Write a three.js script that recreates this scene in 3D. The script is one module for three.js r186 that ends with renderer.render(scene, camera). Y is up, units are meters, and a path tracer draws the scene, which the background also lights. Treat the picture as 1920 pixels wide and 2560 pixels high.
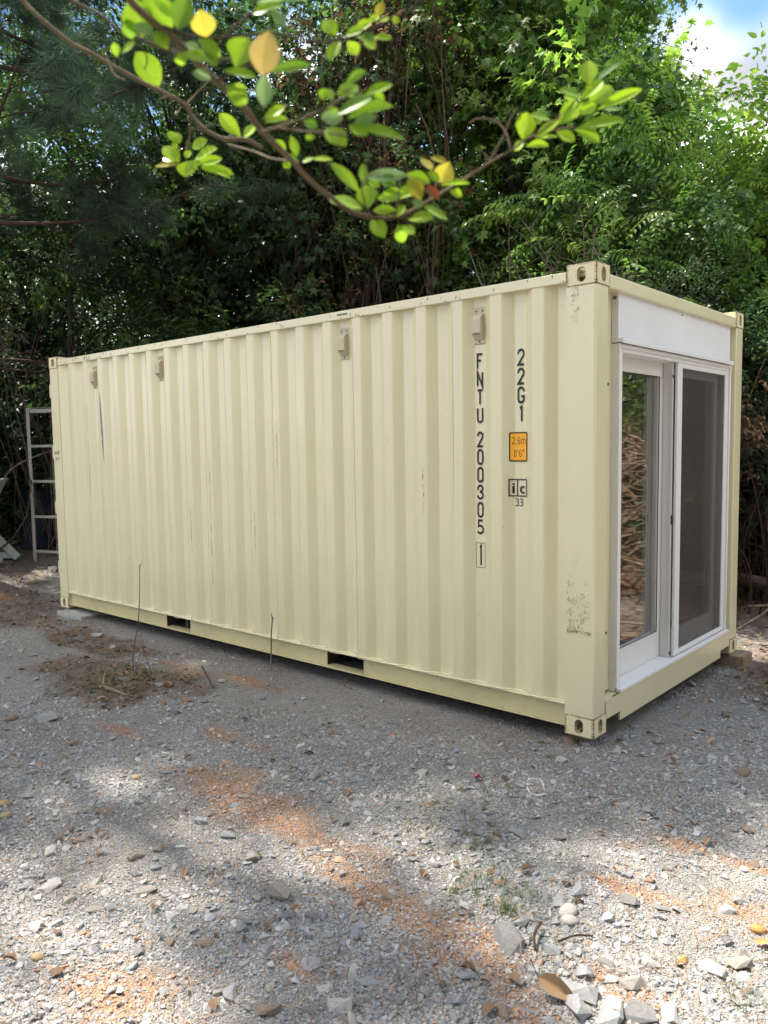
import * as THREE from 'three';
import { ConvexGeometry } from 'three/addons/geometries/ConvexGeometry.js';
import { RoundedBoxGeometry } from 'three/addons/geometries/RoundedBoxGeometry.js';
import { mergeGeometries } from 'three/addons/utils/BufferGeometryUtils.js';
import { Brush, Evaluator, SUBTRACTION } from 'three-bvh-csg';

// ---------------------------------------------------------------- camera, sky, sun, exposure
const V = (x, y, z) => new THREE.Vector3(x, y, z);
const scene = new THREE.Scene();
const camera = new THREE.PerspectiveCamera(65.86, 0.75, 0.05, 900);
camera.position.set(1.938, 1.636, 3.938);
camera.rotation.order = 'YXZ';
camera.rotation.set(-0.08315, 0.71891, -0.01516);
camera.focus = 5.5;
camera.userData.fStop = 5.2;
camera.updateMatrixWorld(true);
const POSE = { position: camera.position.clone(), rotation: camera.rotation.clone() }; // where the photographer stood, for placing things by bearing and distance
const SUN = V(-0.47, 0.87, 0.045).normalize();
const SUN_I = 3.5, SKY = 1.1, EXPOSURE = 4.2;

function rng(seed) { let s = seed >>> 0; return () => { s = (s + 0x6d2b79f5) | 0; let t = Math.imul(s ^ (s >>> 15), 1 | s); t = (t + Math.imul(t ^ (t >>> 7), 61 | t)) ^ t; return ((t ^ (t >>> 14)) >>> 0) / 4294967296; }; }
const hash3 = (x, y, z) => { let h = Math.imul(x, 374761393) ^ Math.imul(y, 668265263) ^ Math.imul(z, 2147483647 - 1274126177); h = Math.imul(h ^ (h >>> 13), 1274126177); return ((h ^ (h >>> 16)) >>> 0) / 4294967296; };
const sm = (t) => t * t * (3 - 2 * t), mix = (a, b, t) => a + (b - a) * t, clamp = (x, a = 0, b = 1) => Math.min(b, Math.max(a, x)), step = (a, b, x) => sm(clamp((x - a) / (b - a)));
function noise3(x, y, z) {
  const i = Math.floor(x), j = Math.floor(y), k = Math.floor(z), u = sm(x - i), v = sm(y - j), w = sm(z - k);
  let r = 0;
  for (let a = 0; a < 8; a++) { const p = a & 1, q = (a >> 1) & 1, s = a >> 2; r += hash3(i + p, j + q, k + s) * (p ? u : 1 - u) * (q ? v : 1 - v) * (s ? w : 1 - w); }
  return r;
}
function fbm(x, y, z, n = 5) { let s = 0, a = 0.5, t = 0; for (let k = 0; k < n; k++) { s += a * noise3(x, y, z); t += a; a *= 0.5; x = x * 2.03 + 11.3; y = y * 2.03 + 5.7; z = z * 2.03 + 3.1; } return s / t; }

{ // clear summer sky with large white cumulus clouds all round
  const W = 1024, H = 512, d = new Float32Array(W * H * 4);
  for (let y = 0; y < H; y++) {
    const el = ((y + 0.5) / H - 0.5) * Math.PI, sy = Math.sin(el), cy = Math.cos(el);
    for (let x = 0; x < W; x++) {
      const az = ((x + 0.5) / W - 0.5) * 2 * Math.PI, dx = cy * Math.cos(az), dz = cy * Math.sin(az);
      const up = Math.max(0, sy), hz = Math.pow(1 - up, 4);
      let r = mix(0.055, 0.26, hz), g = mix(0.125, 0.33, hz), b = mix(0.26, 0.40, hz);
      const q = 1 / (up + 0.28), n = fbm(dx * q * 1.5 + 23.41, 3.4, dz * q * 1.5 + 33.5, 6);
      const c = step(0.43, 0.56, n + 0.05 * (1 - up)), dens = clamp((n - 0.5) * 4), bil = fbm(dx * q * 5 + 2, 8.1, dz * q * 5, 4);
      const w = mix(0.17, 0.76, step(0.28, 0.68, bil)) * (1 - 0.18 * dens);
      r = mix(r, w * 1.0, c); g = mix(g, w * 0.985, c); b = mix(b, w * 0.98, c);
      if (sy < 0) { r = 0.16; g = 0.15; b = 0.12; }
      const o = (y * W + x) * 4; d[o] = r * SKY; d[o + 1] = g * SKY; d[o + 2] = b * SKY; d[o + 3] = 1;
    }
  }
  const t = new THREE.DataTexture(d, W, H, THREE.RGBAFormat, THREE.FloatType);
  t.mapping = THREE.EquirectangularReflectionMapping; t.magFilter = t.minFilter = THREE.LinearFilter; t.wrapS = THREE.RepeatWrapping; t.needsUpdate = true;
  scene.background = t; scene.environment = t;
}
const sun = new THREE.DirectionalLight(new THREE.Color().setRGB(1, 0.92, 0.80), SUN_I);
sun.position.copy(SUN).multiplyScalar(40); sun.target.position.set(-2, 0, 0); sun.position.add(sun.target.position);
sun.castShadow = true; sun.shadow.mapSize.set(4096, 4096); sun.shadow.radius = 1.8;
Object.assign(sun.shadow.camera, { left: -16, right: 16, top: 16, bottom: -16, near: 1, far: 90 });
scene.add(sun, sun.target);
const renderer = new THREE.WebGLRenderer({ antialias: true });
renderer.toneMapping = THREE.LinearToneMapping; renderer.toneMappingExposure = EXPOSURE;
renderer.shadowMap.enabled = true; renderer.shadowMap.type = THREE.PCFSoftShadowMap;

// ---------------------------------------------------------------- naming and building helpers
const used = new Map();
function numbered(n) { const k = used.get(n) || 0; used.set(n, k + 1); return k ? n + '_' + String(k).padStart(3, '0') : n; }
function tag(o, label, category, group, kind) { if (label) o.userData.label = label; if (category) o.userData.category = category; if (group) o.userData.group = group; if (kind) o.userData.kind = kind; return o; }
function thing(name, label, category, pos = [0, 0, 0], group) { const o = new THREE.Group(); o.name = numbered(name); o.position.set(...pos); scene.add(o); return tag(o, label, category, group); }
function part(name, geo, mat, parent) { const m = new THREE.Mesh(Array.isArray(geo) ? merged(geo) : geo, mat); m.name = name; parent.add(m); return m; }
function struct(name, geo, mat, kind = 'structure') { const m = part(numbered(name), geo, mat, scene); m.userData.kind = kind; return m; }
function boxUV(g) { // uv in metres by the main direction of each face
  if (g.index) g = g.toNonIndexed();
  const p = g.attributes.position, uv = new Float32Array(p.count * 2), a = V(), b = V(), c = V();
  for (let i = 0; i < p.count; i += 3) {
    a.fromBufferAttribute(p, i); b.fromBufferAttribute(p, i + 1).sub(a); c.fromBufferAttribute(p, i + 2).sub(a); b.cross(c);
    const ax = Math.abs(b.x), ay = Math.abs(b.y), az = Math.abs(b.z);
    for (let k = i; k < i + 3; k++) { const x = p.getX(k), y = p.getY(k), z = p.getZ(k); uv[k * 2] = ax >= ay && ax >= az ? z : x; uv[k * 2 + 1] = ay > ax && ay > az ? z : y; }
  }
  g.setAttribute('uv', new THREE.BufferAttribute(uv, 2)); return g;
}
function merged(list) { list = list.map((g) => (g.index ? g.toNonIndexed() : g)); for (const g of list) for (const n of Object.keys(g.attributes)) if (!['position', 'normal', 'uv'].includes(n)) g.deleteAttribute(n); return mergeGeometries(list); }
function box(x0, x1, y0, y1, z0, z1, r = 0.003) { // a box between two corners with softened edges
  const w = Math.abs(x1 - x0), h = Math.abs(y1 - y0), d = Math.abs(z1 - z0), rr = Math.min(r, w * 0.45, h * 0.45, d * 0.45);
  const g = rr > 0.0004 ? new RoundedBoxGeometry(w, h, d, 2, rr) : new THREE.BoxGeometry(w, h, d);
  g.translate((x0 + x1) / 2, (y0 + y1) / 2, (z0 + z1) / 2); return boxUV(g);
}
class Acc { // collects triangles
  constructor() { this.p = []; this.n = []; this.u = []; this.i = []; }
  get count() { return this.p.length / 3; }
  tube(pts, r0, r1, radial = 5, cap = true) {
    const n = pts.length, t = V(), nx = V(), ny = V(), base = this.count; let len = 0;
    for (let k = 0; k < n; k++) {
      t.copy(pts[Math.min(n - 1, k + 1)]).sub(pts[Math.max(0, k - 1)]).normalize();
      if (k === 0) { nx.set(Math.abs(t.y) > 0.8 ? 1 : 0, Math.abs(t.y) > 0.8 ? 0 : 1, 0).cross(t).normalize(); } else { nx.addScaledVector(t, -nx.dot(t)).normalize(); len += pts[k].distanceTo(pts[k - 1]); }
      ny.copy(t).cross(nx);
      const r = typeof r0 === 'function' ? r0(k / (n - 1)) : mix(r0, r1, k / (n - 1));
      for (let a = 0; a <= radial; a++) {
        const th = (a / radial) * 2 * Math.PI, c = Math.cos(th), s = Math.sin(th), X = nx.x * c + ny.x * s, Y = nx.y * c + ny.y * s, Z = nx.z * c + ny.z * s;
        this.p.push(pts[k].x + X * r, pts[k].y + Y * r, pts[k].z + Z * r); this.n.push(X, Y, Z); this.u.push(a / radial * 0.25, len);
      }
    }
    const w = radial + 1;
    for (let k = 0; k < n - 1; k++) for (let a = 0; a < radial; a++) { const q = base + k * w + a; this.i.push(q, q + 1, q + w, q + 1, q + w + 1, q + w); }
    if (cap) for (const k of [0, n - 1]) { const q = base + k * w; for (let a = 1; a < radial - 1; a++) this.i.push(q, q + a, q + a + 1); }
    return this;
  }
  tri(a, b, c) { const q = this.count; for (const v of [a, b, c]) { this.p.push(v.x, v.y, v.z); this.u.push(0, 0); } this.i.push(q, q + 1, q + 2); return this; }
  geo(flat) {
    const g = new THREE.BufferGeometry(); g.setAttribute('position', new THREE.Float32BufferAttribute(this.p, 3)); g.setAttribute('uv', new THREE.Float32BufferAttribute(this.u, 2));
    if (!flat) g.setAttribute('normal', new THREE.Float32BufferAttribute(this.n, 3)); g.setIndex(this.i); return g;
  }
}
function curve(a, b, n, bend, rnd) { // a wandering line from a to b
  const pts = [], d = V().subVectors(b, a), L = d.length(), o1 = V(rnd() - 0.5, rnd() - 0.5, rnd() - 0.5), o2 = V(rnd() - 0.5, rnd() - 0.5, rnd() - 0.5);
  for (let k = 0; k <= n; k++) { const t = k / n; pts.push(V().copy(a).addScaledVector(d, t).addScaledVector(o1, Math.sin(t * Math.PI) * bend * L).addScaledVector(o2, Math.sin(t * Math.PI * 2) * bend * 0.6 * L)); }
  return pts;
}
// ---------------------------------------------------------------- textures
function dataTex(N, f, srgb, rx = 1, ry = rx) {
  const d = new Uint8Array(N * N * 4);
  for (let y = 0; y < N; y++) for (let x = 0; x < N; x++) { const v = f(x / N, y / N), o = (y * N + x) * 4; for (let c = 0; c < 3; c++) d[o + c] = clamp(Array.isArray(v) ? v[c] : v) * 255; d[o + 3] = 255; }
  const t = new THREE.DataTexture(d, N, N); t.wrapS = t.wrapT = THREE.RepeatWrapping; t.magFilter = THREE.LinearFilter; t.minFilter = THREE.LinearMipmapLinearFilter; t.generateMipmaps = true;
  if (srgb) t.colorSpace = THREE.SRGBColorSpace; t.repeat.set(rx, ry); t.needsUpdate = true; return t;
}
function tileNoise(u, v, f, seed, oct = 4) { // fbm that repeats after one tile
  let s = 0, a = 0.5, t = 0;
  for (let k = 0; k < oct; k++) {
    const x = u * f, y = v * f, i = Math.floor(x), j = Math.floor(y), p = sm(x - i), q = sm(y - j), h = (m, n) => hash3(((m % f) + f) % f, ((n % f) + f) % f, seed + k * 17);
    s += a * mix(mix(h(i, j), h(i + 1, j), p), mix(h(i, j + 1), h(i + 1, j + 1), p), q); t += a; a *= 0.55; f *= 2;
  }
  return s / t;
}
function canvasTex(w, h, draw, srgb = true) { const c = document.createElement('canvas'); c.width = w; c.height = h; draw(c.getContext('2d'), w, h); const t = new THREE.CanvasTexture(c); if (srgb) t.colorSpace = THREE.SRGBColorSpace; t.magFilter = THREE.LinearFilter; t.anisotropy = 8; return t; }
const std = (o) => new THREE.MeshStandardMaterial(o), rgb = (r, g, b) => new THREE.Color().setRGB(r, g, b);

const paintMap = dataTex(512, (u, v) => { // cream paint: faint cloudy variation, thin vertical streaks, small chips
  const a = tileNoise(u, v, 4, 1, 5), b = tileNoise(u, v * 0.25 + 0.0, 64, 5, 2), c = tileNoise(u, v, 96, 9, 2); const k = 0.94 + 0.07 * (a - 0.5) + 0.02 * (b - 0.5), chip = c > 0.915 ? 0.78 : 1;
  return [k * chip, k * chip * 0.995, k * chip * 0.98];
}, false, 0.5);
const paintBump = dataTex(256, (u, v) => 0.5 + 0.5 * (tileNoise(u, v, 8, 3, 5) - 0.5), false, 1.2);
const paintRough = dataTex(256, (u, v) => { const r = 0.38 + 0.3 * tileNoise(u, v, 6, 21, 5); return [1, r, 0]; }, false, 0.7);
const M = {};
M.cream = new THREE.MeshPhysicalMaterial({ clearcoat: 1, clearcoatRoughness: 0.2, color: rgb(0.74, 0.682, 0.452), map: paintMap, bumpMap: paintBump, bumpScale: 0.004, roughnessMap: paintRough, roughness: 1 });
const white = dataTex(256, (u, v) => { const k = 0.95 + 0.08 * (tileNoise(u, v, 3, 41, 5) - 0.5); return [k, k, k]; }, false, 0.8);
M.white = std({ color: rgb(0.80, 0.80, 0.80), map: white, roughness: 0.42 });
M.header = std({ color: rgb(0.80, 0.81, 0.84), map: dataTex(256, (u, v) => { const k = 0.93 + 0.13 * (tileNoise(u, v, 4, 51, 6) - 0.5); return [k, k, k]; }, false, 0.6), roughness: 0.5 });
M.vinyl = std({ color: rgb(0.74, 0.73, 0.71), map: white, roughness: 0.45 });
M.black = std({ color: rgb(0.02, 0.02, 0.02), roughness: 0.6 });
M.dark = std({ color: rgb(0.05, 0.048, 0.042), roughness: 0.9 });
M.ply = std({ color: rgb(0.07, 0.045, 0.03), roughness: 0.8 });
M.ventPlastic = std({ color: rgb(0.50, 0.45, 0.32), roughness: 0.5 });
M.ventEdge = std({ color: rgb(0.20, 0.17, 0.12), roughness: 0.8 });
M.jointPaint = std({ color: rgb(0.62, 0.56, 0.385), roughness: 0.7 });
M.bolt = std({ color: rgb(0.18, 0.15, 0.11), roughness: 0.5, metalness: 0.6 });
M.glass = new THREE.MeshPhysicalMaterial({ color: 0xffffff, transmission: 1, roughness: 0, thickness: 0, ior: 2.5 });
M.screen = new THREE.MeshStandardMaterial({ color: rgb(0.045, 0.04, 0.033), roughness: 0.7, transparent: true, opacity: 0.62 });
const barkBump = dataTex(256, (u, v) => tileNoise(u, v * 0.3, 24, 61, 4), false, 4, 2);
const barkMap = dataTex(256, (u, v) => { const k = 0.55 + 0.8 * (tileNoise(u, v * 0.35, 16, 66, 5) - 0.2); return [k, k * 0.97, k * 0.93]; }, false, 4, 2);
const bark = (r, g, b) => std({ color: rgb(r, g, b), map: barkMap, bumpMap: barkBump, bumpScale: 0.012, roughness: 0.95 });
M.bark = bark(0.10, 0.082, 0.065); M.barkDark = bark(0.055, 0.045, 0.036); M.barkRed = bark(0.075, 0.043, 0.032); M.twig = bark(0.19, 0.155, 0.125); M.twigPale = bark(0.36, 0.30, 0.23); M.twigBrown = bark(0.11, 0.07, 0.045);

// ---------------------------------------------------------------- ground
const bump2 = (x, z, cx, cz, rx, rz) => Math.exp(-(((x - cx) / rx) ** 2 + ((z - cz) / rz) ** 2));
function height(x, z) {
  let h = -0.055 + 0.05 * (fbm(x * 0.6 + 9, 1.5, z * 0.6 + 4, 3) - 0.5) + 0.022 * (fbm(x * 3.1, 7.5, z * 3.1, 3) - 0.5);
  h += 0.19 * step(-6.6, -10, x) + 0.9 * step(-11, -22, x);                     // the lot climbs towards the back left
  h -= 0.05 * bump2(x, z, 0.6, -2.2, 1.3, 1.0);
  h -= 0.03 * bump2(x, z, -3, -1.2, 3.4, 1.15);                                   // hollow under the container
  h += 0.7 * step(-4.5, -14, z) * step(2, -4, x) + 0.10 * step(-3, -6, z);
  const d = Math.hypot(x, z); h += 2.2 * step(25, 120, d);
  return h;
}
const CLAY = [[-1.05, 1.62, 0.75, 0.26], [-0.55, 1.70, 0.6, 0.16], [-0.1, 1.80, 0.45, 0.13], [0.3, 1.85, 0.4, 0.12], [0.62, 1.98, 0.34, 0.13], [0.95, 1.72, 0.22, 0.10], [-0.35, 2.72, 0.35, 0.18], [0.15, 2.35, 0.2, 0.08], [-2.4, 1.45, 0.35, 0.10], [-1.7, 1.12, 0.4, 0.10], [0.55, 0.85, 0.12, 0.07], [0.75, 0.72, 0.16, 0.06], [1.05, 0.75, 0.2, 0.07], [1.3, 1.1, 0.3, 0.16], [-3.3, 0.45, 0.5, 0.10], [-2.5, 0.35, 0.4, 0.09], [0.75, 1.2, 0.3, 0.09], [-7.4, 0.1, 0.5, 0.2], [3.4, -1.4, 1.2, 1.0], [6.5, 0.6, 1.6, 1.0]];  // last two patches, out of view, are added to bounce warm light
const LITTER = [[-3.5, 1.0, 0.85, 0.42], [-3.0, 0.75, 0.5, 0.22], [-7.4, 0.2, 1.6, 0.6], [-6.4, 0.45, 1.3, 0.35], [-9, -0.5, 1.5, 0.6], [-4.6, 0.45, 1.0, 0.28], [0.75, -2.6, 0.9, 1.2], [-0.3, -4.8, 1.6, 1.6]];
function soil(x, z) { // how much clay, brown litter and green there is at a place
  const w = 0.35 * (fbm(x * 2.2 + 3, 2.2, z * 2.2, 4) - 0.5), n = fbm(x * 5 + 20, 4.4, z * 5, 4);
  let c = 0, l = 0;
  for (const [a, b, r, s] of CLAY) c = Math.max(c, bump2(x + w, z + w * 0.6, a, b, r, s));
  for (const [a, b, r, s] of LITTER) l = Math.max(l, bump2(x + w, z + w, a, b, r, s));
  c = 0.85 * step(0.3, 0.85, c * 0.8 + (n - 0.5) * 1.1 + 0.03); l = step(0.25, 0.7, l + (n - 0.5) * 0.7);
  l = Math.max(l, step(-2.8, -4.2, z), step(-8.8, -10.4, x) * step(0.45, 0.6, n + 0.12), step(30, 50, Math.hypot(x, z)));
  const g = bump2(x, z, 0.15, 1.05, 0.7, 0.35) * 0.35 + bump2(x, z, 0.62, 1.62, 0.16, 0.1) * 0.7;
  return [c, l, g * step(0.45, 0.7, n)];
}
const GREY = [0.262, 0.25, 0.232], CLAYC = [0.34, 0.17, 0.075], LITC = [0.15, 0.122, 0.098], GRN = [0.07, 0.10, 0.04];
function groundColor(x, z) {
  const [c, l, g] = soil(x, z), k = 0.82 + 0.36 * fbm(x * 1.3, 9.2, z * 1.3, 4), br = 0.5 * step(0.46, 0.62, fbm(x * 1.1 + 30, 5.5, z * 1.1, 4)), o = [];
  for (let i = 0; i < 3; i++) { let v = mix(GREY[i], [0.19, 0.165, 0.135][i], br); v = mix(v, LITC[i], l * 0.9); v = mix(v, CLAYC[i], c * 0.85); v = mix(v, GRN[i], g); o.push(v * k); }
  return o;
}
const cells = (u, v, f, seed) => { // distance to nearest and second nearest stone centre, and that stone's own number
  const x = u * f, y = v * f, i = Math.floor(x), j = Math.floor(y); let a = 9, b = 9, id = 0;
  for (let m = -1; m < 2; m++) for (let n = -1; n < 2; n++) { const p = ((i + m) % f + f) % f, q = ((j + n) % f + f) % f, dx = i + m + hash3(p, q, seed) - x, dy = j + n + hash3(p, q, seed + 1) - y, e = Math.hypot(dx, dy); if (e < a) { b = a; a = e; id = hash3(p, q, seed + 2); } else if (e < b) b = e; }
  return [a, b, id];
};
const gravelMap = dataTex(1024, (u, v) => { const [a, b, id] = cells(u, v, 60, 3), [c, d, id2] = cells(u, v, 130, 8), e = tileNoise(u, v, 32, 4, 4); const k = (0.5 + 0.62 * (id * 0.55 + id2 * 0.45)) * (0.85 + 0.3 * e); const w = 0.06 * (id - 0.5); return [k + w, k, k - w]; }, false, 1);
const gravelBump = dataTex(1024, (u, v) => { const [a, b, id] = cells(u, v, 60, 3), [c, d] = cells(u, v, 130, 8); return clamp((b - a) * 1.6) * (0.35 + 0.35 * id) + clamp((d - c) * 1.6) * 0.25; }, false, 1);
{
  const N = 620, cx = -1.2, cz = 1.0, p = [], c = [], uv = [], idx = [], f = (t) => 7 * t + 9 * t ** 5 + 284 * t ** 13;
  for (let j = 0; j <= N; j++) for (let i = 0; i <= N; i++) {
    const x = cx + f((i / N) * 2 - 1), z = cz + f((j / N) * 2 - 1), col = groundColor(x, z);
    p.push(x, height(x, z), z); c.push(col[0] * 1.25, col[1] * 1.25, col[2] * 1.25); uv.push(x / 0.9, -z / 0.9);
  }
  for (let j = 0; j < N; j++) for (let i = 0; i < N; i++) { const q = j * (N + 1) + i; idx.push(q, q + N + 1, q + 1, q + 1, q + N + 1, q + N + 2); }
  const g = new THREE.BufferGeometry(); g.setAttribute('position', new THREE.Float32BufferAttribute(p, 3)); g.setAttribute('color', new THREE.Float32BufferAttribute(c, 3)); g.setAttribute('uv', new THREE.Float32BufferAttribute(uv, 2)); g.setIndex(idx); g.computeVertexNormals();
  struct('gravel_ground', g, std({ vertexColors: true, map: gravelMap, bumpMap: gravelBump, bumpScale: 0.012, roughness: 0.95 }));
}
// loose gravel: many small angular stones
function stoneGeo(seed, n = 12, flat = 0.55, long = 1) { const r = rng(seed), pts = []; for (let k = 0; k < n; k++) { const t = r() * 6.283, y = r() * 2 - 1, s = Math.sqrt(1 - y * y), q = 0.8 + 0.2 * r(); pts.push(V(Math.cos(t) * s * long * q, y * flat * q, Math.sin(t) * s * q)); } return boxUV(new ConvexGeometry(pts)); }
const stoneMap = dataTex(256, (u, v) => { const k = 0.8 + 0.5 * (tileNoise(u, v, 6, 71, 5) - 0.5) + (tileNoise(u, v, 48, 73, 2) > 0.8 ? 0.12 : 0); return [k, k * 0.99, k * 0.97]; }, false, 1.5);
const stoneBump = dataTex(256, (u, v) => tileNoise(u, v, 10, 75, 5), false, 1);
const stoneMat = std({ color: 0xffffff, roughness: 0.88 });
const PAL = [[0.234, 0.244, 0.263], [0.278, 0.285, 0.298], [0.195, 0.205, 0.222], [0.323, 0.323, 0.317], [0.380, 0.371, 0.352], [0.273, 0.244, 0.205], [0.244, 0.246, 0.244]];
{
  const r = rng(77), o = new THREE.Matrix4(), q = new THREE.Quaternion(), e = new THREE.Euler(), s = V(), c = new THREE.Color();
  const sets = [[470000, 0.0022, 0.0056, 10], [90000, 0.005, 0.0112, 11], [9000, 0.009, 0.022, 13]];
  sets.forEach(([n, a, b, nv], si) => {
    const K = 3, meshes = []; for (let k = 0; k < K; k++) { const m = new THREE.InstancedMesh(stoneGeo(500 + si * 10 + k, nv, 0.74, 1.15), stoneMat, Math.floor(n / K)); m.name = numbered('gravel'); m.userData.kind = 'stuff'; scene.add(m); meshes.push(m); }
    for (let k = 0; k < K; k++) {
      let i = 0;
      while (i < meshes[k].count) {
        const D = 1.7 * Math.pow(13 / 1.7, Math.pow(r(), si === 2 ? 0.75 : 0.95)), th = -0.65 + (r() - 0.5) * 1.75, x = 1.938 + Math.sin(th) * D, z = 3.938 - Math.cos(th) * D; // thinning out with distance
        if (x < -0.1 && x > -6 && z < -0.12 && z > -2.3) continue;
        const [cl, lt] = soil(x, z), keep = 1 - 0.55 * cl - 0.72 * lt, patch = step(0.4, 0.58, fbm(x * 0.9 + 50, 3.3, z * 0.9, 3) + 0.12 * step(1.0, 2.2, 0.75 * x + z) - 0.02); if (r() > keep * (si ? 0.10 + 0.9 * patch : 0.9)) continue;
        const size = mix(a, b, Math.pow(r(), 1.8)) * (0.85 + 0.3 * Math.min(1, D / 6)), pal = PAL[Math.floor(r() * PAL.length)], gc = groundColor(x, z), rust = r() < 0.03 + cl * 0.25;
        e.set((r() - 0.5) * 0.9, r() * 6.28, (r() - 0.5) * 0.9); q.setFromEuler(e); s.set(size * (0.8 + r() * 0.5), size * (0.7 + r() * 0.6), size);
        o.compose(V(x, height(x, z) + size * 0.18, z), q, s); meshes[k].setMatrixAt(i, o);
        const w = rust ? 0.75 : 0.18, v = 0.8 + 0.45 * r(), t = rust ? CLAYC : gc; c.setRGB(mix(pal[0], t[0], w) * v, mix(pal[1], t[1], w) * v, mix(pal[2], t[2], w) * v); meshes[k].setColorAt(i, c); i++;
      }
    }
  });
}
// ---------------------------------------------------------------- shipping container
const L = 6.058, W = 2.438, H = 2.591;
const box6 = thing('shipping_container', 'cream corrugated steel shipping container with a white sliding glass door in its end', 'shipping container');
const PITCH = 0.278, OUT = -0.008, DEEP = -0.050;
function wallZ(x) { // depth of the corrugated side at x
  const t = Math.abs((((x + 0.354) / PITCH + 0.5) % 1 + 1) % 1 - 0.5) * PITCH; return mix(OUT, DEEP, clamp((t - 0.036) / 0.068));
}
function corrugated(y0, y1, x0, x1, ny) {
  const xs = [x0, x1], r = 0.005; for (let k = -1; k < 24; k++) for (const b of [-0.104, -0.036, 0.036, 0.104]) for (const d of [-2, -1, -0.33, 0.33, 1, 2]) { const x = -0.354 - k * PITCH + b + d * r; if (x > x0 && x < x1) xs.push(x); }
  xs.sort((a, b) => a - b);
  const soft = (x) => { let s = 0; for (let d = -3; d <= 3; d++) s += wallZ(x + d * 0.0022); return s / 7; };
  const p = [], uv = [], idx = [], n = xs.length;
  for (let j = 0; j <= ny; j++) for (let i = 0; i < n; i++) { const y = mix(y0, y1, j / ny), x = xs[i], wob = 0.006 * (fbm(x * 1.3, y * 1.1, 3.3, 3) - 0.5); p.push(x, y, soft(x) + wob); uv.push(x, y); }
  for (let j = 0; j < ny; j++) for (let i = 0; i < n - 1; i++) { const q = j * n + i; idx.push(q, q + 1, q + n, q + 1, q + n + 1, q + n); }
  const g = new THREE.BufferGeometry(); g.setAttribute('position', new THREE.Float32BufferAttribute(p, 3)); g.setAttribute('uv', new THREE.Float32BufferAttribute(uv, 2)); g.setIndex(idx); g.computeVertexNormals(); return g;
}
part('side_panel', corrugated(0.16, 2.515, -L + 0.16, -0.17, 40), M.cream, box6);
{ const g = corrugated(0.16, 2.515, -L + 0.16, -0.17, 4); g.rotateY(Math.PI); g.translate(-L, 0, -W); part('back_panel', g, M.cream, box6); }
part('roof', box(-L + 0.05, -0.05, 2.53, 2.55, -W + 0.05, -0.05), M.cream, box6);
part('floor', box(-L + 0.03, -0.135, 0.169, 0.19, -W + 0.05, -0.06), M.ply, box6);
{ const list = []; for (let k = 0; k < 16; k++) list.push(box(-L + 0.3 + k * 0.36, -L + 0.34 + k * 0.36, 0.057, 0.168, -W + 0.06, -0.10, 0)); part('cross_members', list, M.dark, box6); }
part('far_door', [box(-L + 0.03, -L + 0.07, 0.16, 2.5, -W / 2 + 0.005, -0.12), box(-L + 0.03, -L + 0.07, 0.16, 2.5, -W + 0.12, -W / 2 - 0.005)], M.cream, box6);
// corner castings: hollow blocks with long round holes
const castMap = canvasTex(512, 512, (c, w, h) => {
  const r = rng(5); c.fillStyle = '#ffffff'; c.fillRect(0, 0, w, h);
  for (let k = 0; k < 1500; k++) { c.fillStyle = `rgba(${150 + r() * 60},${130 + r() * 50},${100 + r() * 40},${0.05 + r() * 0.2})`; c.fillRect(r() * w, r() * h, 2 + r() * 9, 1 + r() * 5); }
  c.lineCap = 'round';
  for (let k = 0; k < 900; k++) { const side = Math.floor(r() * 4), t = r() * w, d = Math.pow(r(), 2.2) * 40, L1 = 4 + r() * 34; c.strokeStyle = ['#3a2a20', '#7a4526', '#8d5a34', '#4a3a30'][Math.floor(r() * 4)]; c.globalAlpha = 0.4 + r() * 0.6; c.lineWidth = 2 + r() * 9 * (d < 10 ? 1.3 : 0.5); c.beginPath(); const x = side < 2 ? t : side === 2 ? d : w - d, y = side < 2 ? (side ? h - d : d) : t; c.moveTo(x, y); c.lineTo(x + (side < 2 ? L1 : (r() - 0.5) * 8), y + (side < 2 ? (r() - 0.5) * 8 : L1)); c.stroke(); }
  for (let k = 0; k < 70; k++) { c.strokeStyle = '#4b3b30'; c.globalAlpha = 0.2 + r() * 0.6; c.lineWidth = 1 + r() * 3; const x = r() * w, y = r() * h; c.beginPath(); c.moveTo(x, y); c.lineTo(x + (r() - 0.5) * 30, y + r() * 60); c.stroke(); }
});
castMap.wrapS = castMap.wrapT = THREE.RepeatWrapping;
M.casting = std({ color: rgb(0.71, 0.65, 0.42), map: castMap, roughness: 0.6 });
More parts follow.
